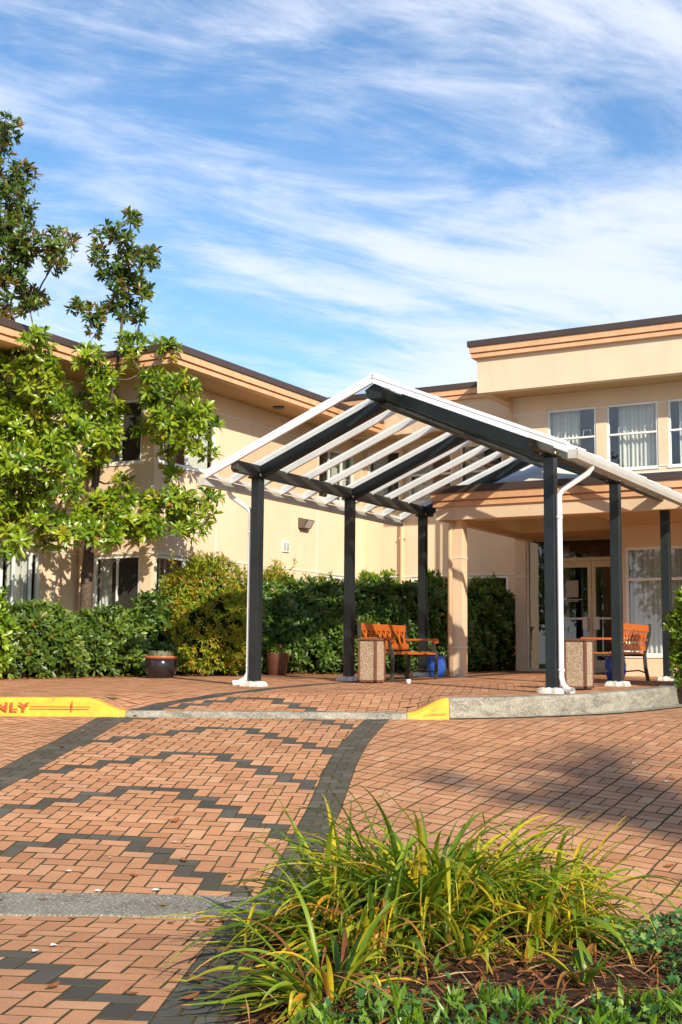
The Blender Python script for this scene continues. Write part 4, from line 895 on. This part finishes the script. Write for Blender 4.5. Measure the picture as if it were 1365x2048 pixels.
def shrub(name, label, X, Y, rx, ry, h, mat, leaf, n, k=6, tint=(.5, .25), shape='slim', z0=.15, group=None, cat_='shrub', tips=0, up=.5, flat=1.0, parts=None, fresh=0):
    R = empty(name, (X, Y, zp(X, Y)), label, cat_, group); C, A = [], []; g0 = zp(X, Y)
    ph = random.uniform(0, 6)
    for _ in range(n):
        v = Vector((random.gauss(0, 1), random.gauss(0, 1), random.gauss(0, 1))).normalized()
        if v.z < -.85: v.z = -v.z*random.random()
        q = 1-abs(random.gauss(0, .10)); lm = 1+.13*math.sin(v.x*5+ph)*math.sin(v.y*4.4+v.z*3+ph)+.07*math.sin(v.z*11+v.x*9)
        sq = flat; 
        mx_ = max(abs(v.x), abs(v.y), abs(v.z)); b_ = (1/mx_)*(1-sq)+sq
        p = Vector((X+v.x*rx*q*lm*b_, Y+v.y*ry*q*lm*b_, g0+z0+(h-z0)*(.45+.55*v.z*q*lm*b_) if v.z > -1 else 0))
        C.append(p); A.append((v.x+random.gauss(0, .2), v.y+random.gauss(0, .2), v.z+up))
    for _ in range(tips):
        an = random.uniform(0, 6.28); q = random.random()*.8; x, y = X+rx*q*math.cos(an), Y+ry*q*math.sin(an); zz_ = g0+h*random.uniform(.93, 1.08)
        for j in range(5): C.append((x+random.gauss(0, .03), y+random.gauss(0, .03), zz_-j*.06)); A.append((random.gauss(0, .5), random.gauss(0, .5), 1))
    leaf_mesh('foliage', mat, *rosettes(C, A, k, leaf, (30, 80), tint, tipfresh=fresh), shape, R)
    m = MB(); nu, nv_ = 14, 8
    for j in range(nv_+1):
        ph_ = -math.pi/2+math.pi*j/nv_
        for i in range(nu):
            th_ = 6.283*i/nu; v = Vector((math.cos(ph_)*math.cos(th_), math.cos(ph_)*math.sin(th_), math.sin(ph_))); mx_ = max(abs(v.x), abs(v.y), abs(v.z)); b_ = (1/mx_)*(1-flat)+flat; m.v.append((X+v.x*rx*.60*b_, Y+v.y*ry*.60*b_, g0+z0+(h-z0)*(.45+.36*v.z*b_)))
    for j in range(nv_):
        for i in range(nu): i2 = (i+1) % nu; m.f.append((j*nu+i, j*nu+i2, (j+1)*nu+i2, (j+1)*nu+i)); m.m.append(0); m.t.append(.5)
    m.build('shade_core', CORE, R, smooth=True)  # added dark blob, coloured as the shrub's unlit inside, blocks the view through
    m = MB()
    for _ in range(7): an = random.uniform(0, 6.28); m.tube([(X+.08*math.cos(an), Y+.08*math.sin(an), g0-.02), (X+.4*rx*math.cos(an), Y+.4*ry*math.sin(an), g0+h*.4)], [.018, .008], 5)
    m.build('stem', BARK, R); return R
shrub('pieris_shrub', 'tall yellow-green shrub with orange tips between the left hedge and the front left post', *at(415, 1240, 20.9).xy, .88, .75, 1.98, PIER, .082, 2700, 7, (.55, .28), tips=16, fresh=.25)
shrub('pieris_shrub', 'orange-tipped shrub rising just behind the front left post', *at(545, 1200, 22.2).xy, .55, .45, 1.86, PIER, .08, 1000, 7, (.62, .25), tips=14, fresh=.3)
shrub('pieris_shrub', 'low yellow-topped shrub behind the hedge left of the second post', *at(645, 1200, 23.4).xy, .62, .45, 1.70, PIER, .08, 900, 7, (.62, .25), tips=12, fresh=.3)
shrub('bright_shrub', 'light green rounded shrub behind the hedge beside the tan downpipe', *at(750, 1200, 24.3).xy, .55, .5, 1.90, LIME, .12, 900, 8, (.6, .25), shape='slim', tips=0, fresh=.2)
shrub('bright_shrub', 'yellow-green shrub in front of the rear window left of the column', *at(865, 1200, 24.6).xy, .45, .42, 1.93, LIME, .12, 700, 8, (.55, .3), shape='slim', tips=0, fresh=.2)
shrub('bright_shrub', 'mid-green shrub in front of the rear window right of the column', *at(968, 1200, 25.2).xy, .44, .42, 1.86, HEDGED, .12, 600, 8, (.8, .2), shape='slim', tips=0)
shrub('bright_shrub', 'vivid green shrub at the far left edge under the window', *at(-25, 1230, 18.7).xy, .34, .34, 1.28, LIME, .11, 420, 6, (.65, .25), shape='broad', tips=2)
shrub('clipped_shrub', 'dense glossy clipped shrub at the right edge beside the right bench', 5.62, 2.95, .84, .62, 1.32, BOXL, .065, 5200, 6, (.5, .28), shape='broad', z0=.04, flat=.45, fresh=.3, up=.3)

# ================================================================== MAGNOLIAS
def tube_curve(p, q, sag=.0):
    mid = (p+q)/2+Vector((random.gauss(0, .04), random.gauss(0, .04), sag)); return [p, mid, q]
def tree(label, trunk, radii, blobs, D, mats, dens, depthj=.45):
    tp = [at(x, y, D+.35) for x, y in trunk]; R = empty('magnolia_tree', (tp[0].x, tp[0].y, zp(tp[0].x, tp[0].y)), label, 'tree', 'magnolias in front of the left wing')
    tp[0].z = zp(tp[0].x, tp[0].y)-.05
    m = MB(); m.tube(tp, radii, 12); m.build('trunk', BARK, R, smooth=True)
    nodes = [tp[0].lerp(tp[1], .8)]+tp[1:]
    for i in range(len(tp)-1): nodes += [tp[i].lerp(tp[i+1], k/4) for k in (1, 2, 3)] if i > 0 else []
    bl = []
    for (x, y, r) in blobs:
        rm = r*D/FPX; bl.append((at(x, y, D+random.gauss(0, depthj)), rm, y))
    C1, A1, C2, A2 = [], [], [], []; br = MB()
    rem = list(bl); nd = list(nodes)
    while rem:
        bi = min(rem, key=lambda b_: min((b_[0]-q).length for q in nd)); rem.remove(bi); q = min(nd, key=lambda q: (bi[0]-q).length)
        br.tube(tube_curve(q, bi[0], -.05), [.020, .014, .009], 6); nd.append(bi[0]); nd.append(q.lerp(bi[0], .5))
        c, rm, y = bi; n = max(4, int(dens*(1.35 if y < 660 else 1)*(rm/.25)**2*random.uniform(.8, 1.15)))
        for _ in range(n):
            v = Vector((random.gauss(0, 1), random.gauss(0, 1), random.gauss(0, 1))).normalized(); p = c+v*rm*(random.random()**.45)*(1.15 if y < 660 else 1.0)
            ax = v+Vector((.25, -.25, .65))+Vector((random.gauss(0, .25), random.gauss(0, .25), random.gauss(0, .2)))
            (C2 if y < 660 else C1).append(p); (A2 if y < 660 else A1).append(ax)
            if random.random() < .6: br.tube([c, c.lerp(p, .6)+Vector((0, 0, -.02)), p], [.007, .005, .004], 4, cap=False)
    br.build('branch', BARK, R)
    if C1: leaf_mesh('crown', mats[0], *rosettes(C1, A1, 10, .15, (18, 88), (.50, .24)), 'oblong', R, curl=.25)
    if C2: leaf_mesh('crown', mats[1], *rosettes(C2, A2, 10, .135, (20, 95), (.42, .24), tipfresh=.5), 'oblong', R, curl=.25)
    return R
blA = [(262, 440, 16), (245, 470, 20), (203, 463, 14), (200, 510, 18), (215, 540, 14), (250, 510, 26), (300, 510, 20), (240, 560, 26), (285, 590, 18), (250, 610, 24), (155, 615, 15), (185, 630, 20), (190, 655, 14), (282, 640, 16), (265, 690, 24), (340, 695, 16), (310, 688, 12), (230, 590, 16), (265, 560, 20),
       (178, 715, 26), (195, 755, 26), (310, 770, 30), (362, 775, 28), (345, 812, 34), (398, 822, 28), (415, 852, 20), (300, 800, 24), (230, 832, 24), (205, 800, 28), (200, 842, 34), (295, 862, 24), (340, 858, 34), (392, 880, 24), (418, 905, 12), (335, 898, 16), (215, 880, 28), (195, 905, 24), (170, 935, 18), (240, 965, 14), (345, 945, 18), (245, 992, 26), (300, 1012, 28), (350, 1005, 30), (400, 1000, 22), (432, 992, 12), (205, 1015, 34), (245, 1045, 34), (300, 1050, 28), (350, 1052, 24), (388, 1062, 16), (178, 1062, 30), (150, 1030, 22), (418, 1030, 14), (372, 1030, 22), (225, 1075, 24), (265, 720, 12), (225, 760, 14), (380, 850, 26), (320, 830, 22), (275, 1075, 16)]
tree('leafy magnolia with a thin top shoot standing above the roofline, left of the canopy', [(172, 1235), (174, 1150), (180, 1080), (186, 1000), (197, 920), (214, 840), (231, 765), (240, 690), (246, 620), (250, 540), (256, 460)], [.105, .10, .085, .07, .055, .045, .036, .028, .02, .014, .008], blA, 20.5, (MAG, MAGT), 27)
blB = [(14, 260, 22), (2, 262, 20), (5, 300, 16), (40, 358, 28), (12, 392, 28), (45, 420, 24), (22, 448, 26), (5, 470, 26), (60, 490, 30), (105, 490, 26), (135, 488, 16), (110, 525, 20), (35, 505, 30), (20, 560, 30), (60, 585, 26), (82, 605, 14), (60, 622, 16), (20, 618, 24), (62, 680, 28), (20, 705, 28), (88, 700, 18), (100, 740, 28), (50, 745, 34), (15, 785, 38), (110, 785, 32), (75, 825, 36), (140, 815, 32), (30, 860, 40), (90, 872, 38), (145, 862, 32), (45, 915, 40), (100, 925, 38), (145, 925, 24), (30, 975, 40), (90, 980, 36), (135, 985, 24), (40, 1035, 34), (92, 1045, 32), (130, 1065, 26), (30, 1075, 26), (90, 1082, 16), (12, 1100, 12), (-40, 700, 70), (-40, 850, 80), (-50, 1000, 70), (-60, 560, 60), (-60, 420, 60), (-70, 300, 45), (-100, 780, 60), (-20, 330, 25), (15, 930, 35), (120, 890, 30)]
tree('large magnolia with bronze upper leaves at the left edge of the picture', [(-75, 1240), (-72, 1100), (-66, 950), (-60, 800), (-55, 650), (-50, 500), (-45, 380), (-40, 300)], [.15, .14, .12, .10, .08, .055, .035, .02], blB, 19.6, (MAG, MAGT), 27, .6)

# trees behind the photographer, outside the frame: they shade the drive and stand in the window reflections
def bigtree(X, Y, z0, H, Rr, n, label, lo=.42):
    R = empty('shade_tree', (X, Y, z0), label, 'tree', 'street trees behind the viewpoint'); m = MB(); m.tube([(X, Y, z0), (X+.1, Y, z0+H*.4), (X, Y+.1, z0+H*.8)], [.22, .17, .08], 10)
    C, A = [], []
    for _ in range(26):
        c = Vector((X+random.gauss(0, Rr*.5), Y+random.gauss(0, Rr*.5), z0+H*random.uniform(lo, 1))); r_ = Rr*random.uniform(.25, .42); m.tube([Vector((X, Y, z0+H*.4)), (Vector((X, Y, c.z-.4))+c)/2, c], [.07, .04, .02], 5)
        for _ in range(n): v = Vector((random.gauss(0, 1), random.gauss(0, 1), random.gauss(0, 1))).normalized(); C.append(c+v*r_*random.random()**.4); A.append(v+Vector((0, 0, .4)))
    m.build('trunk', BARK, R); leaf_mesh('crown', HEDGE, *rosettes(C, A, 6, .2, (30, 90), (.5, .2)), 'broad', R)
def shade_at(a, d, dist):
    X, Y = ad(a, d); return X+math.cos(SUN_AZ)*dist, Y+math.sin(SUN_AZ)*dist, float(zroad(a, d))+dist*math.tan(SUN_EL)
X_, Y_, Z_ = shade_at(2.35, 9.5, 26.0); bigtree(X_, Y_, -1.3, (Z_+1.3)/.93, 1.0, 11, 'tree out of frame to the right whose shade falls on the drive', .86)
for (X_, Y_, wh) in ((2, -34, 'straight behind the viewpoint'), (9, -38, 'farthest behind the viewpoint'), (-7, -36, 'behind the viewpoint to the left'), (33, -14, 'to the right beyond the drive'), (-8, -21, 'behind the viewpoint at the left, nearest of them'), (-13, -29, 'behind the viewpoint at the far left'), (-2, -27, 'behind the viewpoint a little left'), (-18, -19, 'beyond the left end of the drive')): bigtree(X_, Y_, -1.7, random.uniform(9, 12), 3.8, 46, 'distant tree out of frame '+wh)

# ================================================================== FLOWER BED
def blades(name, label, a, d, n, ln, spread, tint, lean=(0, 0), group='daylily clumps in the foreground bed', seed=1, wmul=1.0, base_r=.09):
    """each blade is walked outwards and bends under its own weight"""
    rnd = random.Random(seed); X, Y = ad(a, d); z0 = float(zbed(a, d)) if a > -.36 else float(zroad(a, d)); R = empty(name, (X, Y, z0), label, 'plant', group); m = MB()
    for k in range(n):
        an = rnd.uniform(0, 6.283); rr = base_r*math.sqrt(rnd.random()); bx_, by_ = X+rr*math.cos(an), Y+rr*math.sin(an)
        az = an+rnd.gauss(0, .7); el = math.radians(90-66*spread*rnd.random()**.8); L_ = ln*rnd.uniform(.55, 1.15)
        bend = rnd.uniform(1.3, 2.9)*(1 if rnd.random() > .10 else .45); wd_ = rnd.uniform(.0075, .0128)*wmul; tn = min(.62, max(0, rnd.gauss(tint, .14))); q = rnd.random()
        if q < .32: tn = rnd.uniform(.62, .80)
        elif q < .43: tn = rnd.uniform(.84, 1); bend *= 1.5; L_ *= .85
        NS = 14; p = Vector((bx_, by_, z0-.01)); pts = [p.copy()]; az2 = az; kink = rnd.randint(7, 12) if rnd.random() < .16 else 99
        for i in range(NS):
            t_ = i/NS; e = el-bend*t_**1.5-(1.1 if i >= kink else 0); az2 += rnd.gauss(0, .02)
            p = p+Vector((math.cos(az2)*math.cos(e)+lean[0]*t_*.6, math.sin(az2)*math.cos(e)+lean[1]*t_*.6, math.sin(e)))*(L_/NS)
            if p.z < z0+.012: p.z = z0+.012+rnd.random()*.004
            pts.append(p.copy())
        sd_ = Vector((-math.sin(az), math.cos(az), 0)); tw = rnd.uniform(-.9, .9); base = len(m.v)
        for i, p in enumerate(pts):
            t_ = i/NS; w2 = wd_*(.8+.5*math.sin(math.pi*min(1, t_*1.3)))*max(.02, 1-t_**2.6); tg = (pts[min(i+1, NS)]-pts[max(i-1, 0)]).normalized(); s1 = sd_-tg*sd_.dot(tg); s1 = s1.normalized() if s1.length > .01 else sd_; u1 = tg.cross(s1); s2 = s1*math.cos(tw*t_)+u1*math.sin(tw*t_); u2 = tg.cross(s2)
            m.v += [tuple(p-s2*w2), tuple(p-u2*(w2*.5)), tuple(p+s2*w2)]
        for i in range(NS):
            b_ = base+i*3; tt = tn+(rnd.uniform(.1, .5) if i > NS-3 else 0)
            for j in range(2): m.f.append((b_+j, b_+j+1, b_+j+4, b_+j+3)); m.m.append(0); m.t.append(min(1, tt))
    m.build('blade_cluster', BLADE, R, smooth=True); return R
blades('daylily', 'tallest green daylily clump in the middle of the foreground bed', .42, 5.9, 430, .90, 1.2, .30, seed=3, base_r=.22, wmul=1.12)
blades('daylily', 'yellowing daylily clump right of the tallest clump in the foreground bed', 1.0, 5.95, 240, .74, 1.25, .54, seed=4, base_r=.12)
blades('daylily', 'daylily clump left of the tallest clump, leaning over the charcoal edging', .02, 5.9, 180, .86, 1.2, .38, lean=(-.22, -.1), seed=5, base_r=.10)
blades('daylily', 'nearest left daylily clump with long blades hanging over the bricks', -.04, 4.85, 95, .60, 1.3, .40, lean=(-.22, -.1), seed=6, wmul=1.0, base_r=.10)
blades('daylily', 'small dark green daylily plant standing alone at the lower right', .93, 4.85, 9, .44, .8, .26, seed=8, wmul=1.15, base_r=.03)
blades('daylily', 'green and gold daylily clump filling the gap just right of the tallest one', .74, 5.85, 110, .74, 1.15, .45, seed=21, base_r=.14)
blades('daylily', 'daylily clump between the nearest left clump and the tallest one', .14, 5.45, 70, .66, 1.2, .42, seed=22, base_r=.10)
blades('daylily', 'thin daylily clump at the right edge of the bed', 1.72, 5.75, 30, .50, 1.0, .5, lean=(-.1, 0), seed=9)
blades('daylily', 'short yellow-green daylily clump low in front of the central one', .52, 5.2, 12, .50, .9, .45, seed=11, base_r=.04)
blades('daylily', 'sprawling orange and yellow daylily blades low between the clumps at right', .9, 5.6, 60, .62, 1.35, .66, seed=12, base_r=.12)
# ground cover
LV['lobed'] = (np.array([[0, 0, 0], [.18, .34, .05], [.38, .22, 0], [.62, .48, .04], [.66, .16, 0], [1, 0, .03], [.66, -.16, 0], [.62, -.48, .04], [.38, -.22, 0], [.18, -.34, .05]], float), [(0, 1, 2), (2, 3, 4), (4, 5, 6), (6, 7, 8), (8, 9, 0), (0, 2, 4, 6, 8)])
C, A, C3, A3 = [], [], [], []
for _ in range(7500):
    a, d = rng.uniform(-.30, 2.6), rng.uniform(3.0, 6.3)
    right = a > 1.15+(5.3-d)*.30 and d < 5.75+.1*math.sin(a*9); front = d < 4.50+.10*math.sin(a*6)+.07*math.sin(a*15) and a > -.15
    if rng.random() > (.8 if right else .5 if front else .012): continue
    X, Y = ad(a, d); z = float(zbed(a, d))
    if right or rng.random() < .3: C.append((X, Y, z+rng.uniform(.02, .11))); A.append((rng.normal(0, .3), rng.normal(0, .3)-.2, 1))
    else: C3.append((X, Y, z+rng.uniform(.0, .05))); A3.append((rng.normal(0, .3), rng.normal(0, .3), 1))
tag(leaf_mesh('ground_cover', GCOV, *rosettes(C, A, 3, .034, (40, 85), (.5, .28)), 'lobed'), 'low blue-green lobed ground cover at the right of the foreground bed', 'ground cover', kind='stuff')
tag(leaf_mesh('weeds', LIME, *rosettes(C3, A3, 4, .075, (12, 65), (.3, .2)), 'slim'), 'bright green narrow-leaved weeds along the front of the foreground bed', 'weeds', kind='stuff')
n = 900; a = rng.uniform(-.3, 2.2, n); d = rng.uniform(4.3, 6.2, n)
P = np.stack([CX+FH[0]*d+RH[0]*a, CY+FH[1]*d+RH[1]*a, zbed(a, d)+rng.uniform(.01, .07, n)], 1); th = rng.uniform(0, 6.28, n); D_ = np.stack([np.cos(th), np.sin(th), rng.normal(0, .22, n)], 1)
LV['straw'] = (np.array([[0, 0, 0], [.5, .018, .05], [.5, -.018, .05], [1, 0, 0]], float), [(0, 2, 1), (1, 2, 3)])
tag(leaf_mesh('straw', LITTER, P, D_, np.array([[0, 0, 1]])+rng.normal(0, .3, (n, 3)), rng.uniform(.10, .32, n), np.clip(rng.normal(.55, .28, n), 0, 1), 'straw'), 'dry reddish-brown straw and dead stems lying around the daylily bases', 'straw', kind='stuff')
n = 5200; a = rng.uniform(-.34, 2.8, n); d = rng.uniform(2.9, 6.5, n); ok = d < T(a)-.55; a, d = a[ok], d[ok]
P = np.stack([CX+FH[0]*d+RH[0]*a, CY+FH[1]*d+RH[1]*a, zbed(a, d)+rng.uniform(.004, .035, len(a))], 1); th = rng.uniform(0, 6.28, len(a)); D_ = np.stack([np.cos(th), np.sin(th), rng.normal(0, .3, len(a))], 1)
tag(leaf_mesh('leaf_litter', LITTER, P, D_, np.array([[0, 0, 1]])+rng.normal(0, .45, (len(a), 3)), rng.uniform(.025, .085, len(a)), np.clip(rng.normal(.28, .25, len(a)), 0, 1), 'slim'), 'brown dead leaves and straw covering the bed soil', 'leaf litter', kind='stuff')
# leaf litter under the hedges
n = 900; hp = [(-5.2, -.6), (-4.65, .35), (-4.28, 1.05), (-4.0, 1.72), (-3.55, 2.65), (-3.15, 3.6), (-2.55, 4.5), (-2.05, 5.1), (-1.62, 5.62), (-.85, 7.1), (-.35, 7.9)]
t_ = rng.uniform(0, len(hp)-1.001, n); i_ = t_.astype(int); fr_ = (t_-i_)[:, None]; H_ = np.array(hp); XY = H_[i_]*(1-fr_)+H_[i_+1]*fr_+np.array([[.87, -.49]])*rng.normal(.05, .12, (n, 1))
P = np.array([(x, y, zp(x, y)+.02) for x, y in XY]); th = rng.uniform(0, 6.28, n); D_ = np.stack([np.cos(th), np.sin(th), rng.normal(0, .2, n)], 1)
tag(leaf_mesh('leaf_litter', LITTER, P, D_, np.array([[0, 0, 1]])+rng.normal(0, .3, (n, 3)), rng.uniform(.04, .08, n), np.clip(rng.normal(.5, .2, n), 0, 1), 'broad'), 'orange fallen leaves gathered along the foot of the hedges', 'leaf litter', kind='stuff')
# scattered single leaves on the paving
m = MB(); V, F = LV['broad']
for f in F: m.quad(*[(V[i][0]*.09-.045, V[i][1]*.11, .022+.25*abs(V[i][1])*.1+(.012 if i in (0, 7) else 0)) for i in f], t=.45)
proto = m.build('fallen_leaf', LITTER); tag(proto, 'small brown fallen leaf lying loose on the brick paving', 'leaf', 'fallen leaves scattered on the paving')
spots = [(350, 1648, 1.0), (368, 1730, .9), (268, 1758, .7), (240, 1498, .8), (270, 1406+30, .9), (668, 1500, .5), (125, 1499, .8), (213, 1895, .5), (410, 1850, 1.1), (447, 1852, 1.0), (425, 1858, .7), (325, 1820, .8), (86, 1808, .8), (375, 1829, .6), (52, 1880, 1.0), (107, 1985, .9), (265, 1998, .8), (345, 1855, .8), (560, 1470, .5), (905, 1503, .5), (1035, 1505, .4), (1265, 1545, .5), (1345, 1560, .5), (1340, 1740, .8), (1120, 1490, .4), (70, 1490, .5), (460, 1760, .5), (230, 1640, .4), (165, 1750, .5), (0, 1812, 1.0), (142, 1843, .5), (395, 1975, 1.2), (420, 1998, 1.1), (382, 2010, 1.0)]
from mathutils.bvhtree import BVHTree
for i, (x, y, s) in enumerate(spots):
    lo_, hi_ = 3.0, 13.0; v = FW+RT*((x-682.5)/FPX)-UP*((y-1024)/FPX); dsel = None
    for k in range(400):
        d = 3+k*.025; p = at(x, y, d); a_, _ = to_ad(p.x, p.y)
        if p.z <= float(zroad(a_, d)): dsel = d; break
    if dsel is None: continue
    o = proto if i == 0 else proto.copy()
    if i: COL.objects.link(o)
    o.location = (p.x, p.y, float(zroad(a_, dsel))); o.rotation_euler = (random.gauss(0, .15), random.gauss(0, .15), random.uniform(0, 6.28)); o.scale = (s,)*3

m = MB(); m.quad((-.02, -.012, .02), (.018, -.016, .024), (.022, .010, .021), (-.012, .015, .027)); proto2 = m.build('fallen_petal', PAPER); tag(proto2, 'tiny white petal lying on the brick paving', 'petal', 'white petals scattered on the paving')
for i, (x, y) in enumerate([(178, 1612), (310, 1618), (195, 1790), (350, 1692), (137, 1752), (222, 1722), (378, 1692+6), (70, 1912), (107, 1900), (545, 1754), (312, 1790), (35, 1456), (168, 1466), (860, 1510), (1335, 1570), (1270, 1532), (1080, 1502)]):
    v = FW+RT*((x-682.5)/FPX)-UP*((y-1024)/FPX)
    for k in range(420):
        d = 3+k*.025; p = at(x, y, d); a_, _ = to_ad(p.x, p.y)
        if p.z <= float(zroad(a_, d)): break
    o = proto2 if i == 0 else proto2.copy()
    if i: COL.objects.link(o)
    o.location = (p.x, p.y, float(zroad(a_, d))); o.rotation_euler = (0, 0, random.uniform(0, 6.28)); q = random.uniform(.6, 1.2); o.scale = (q, q, 1)
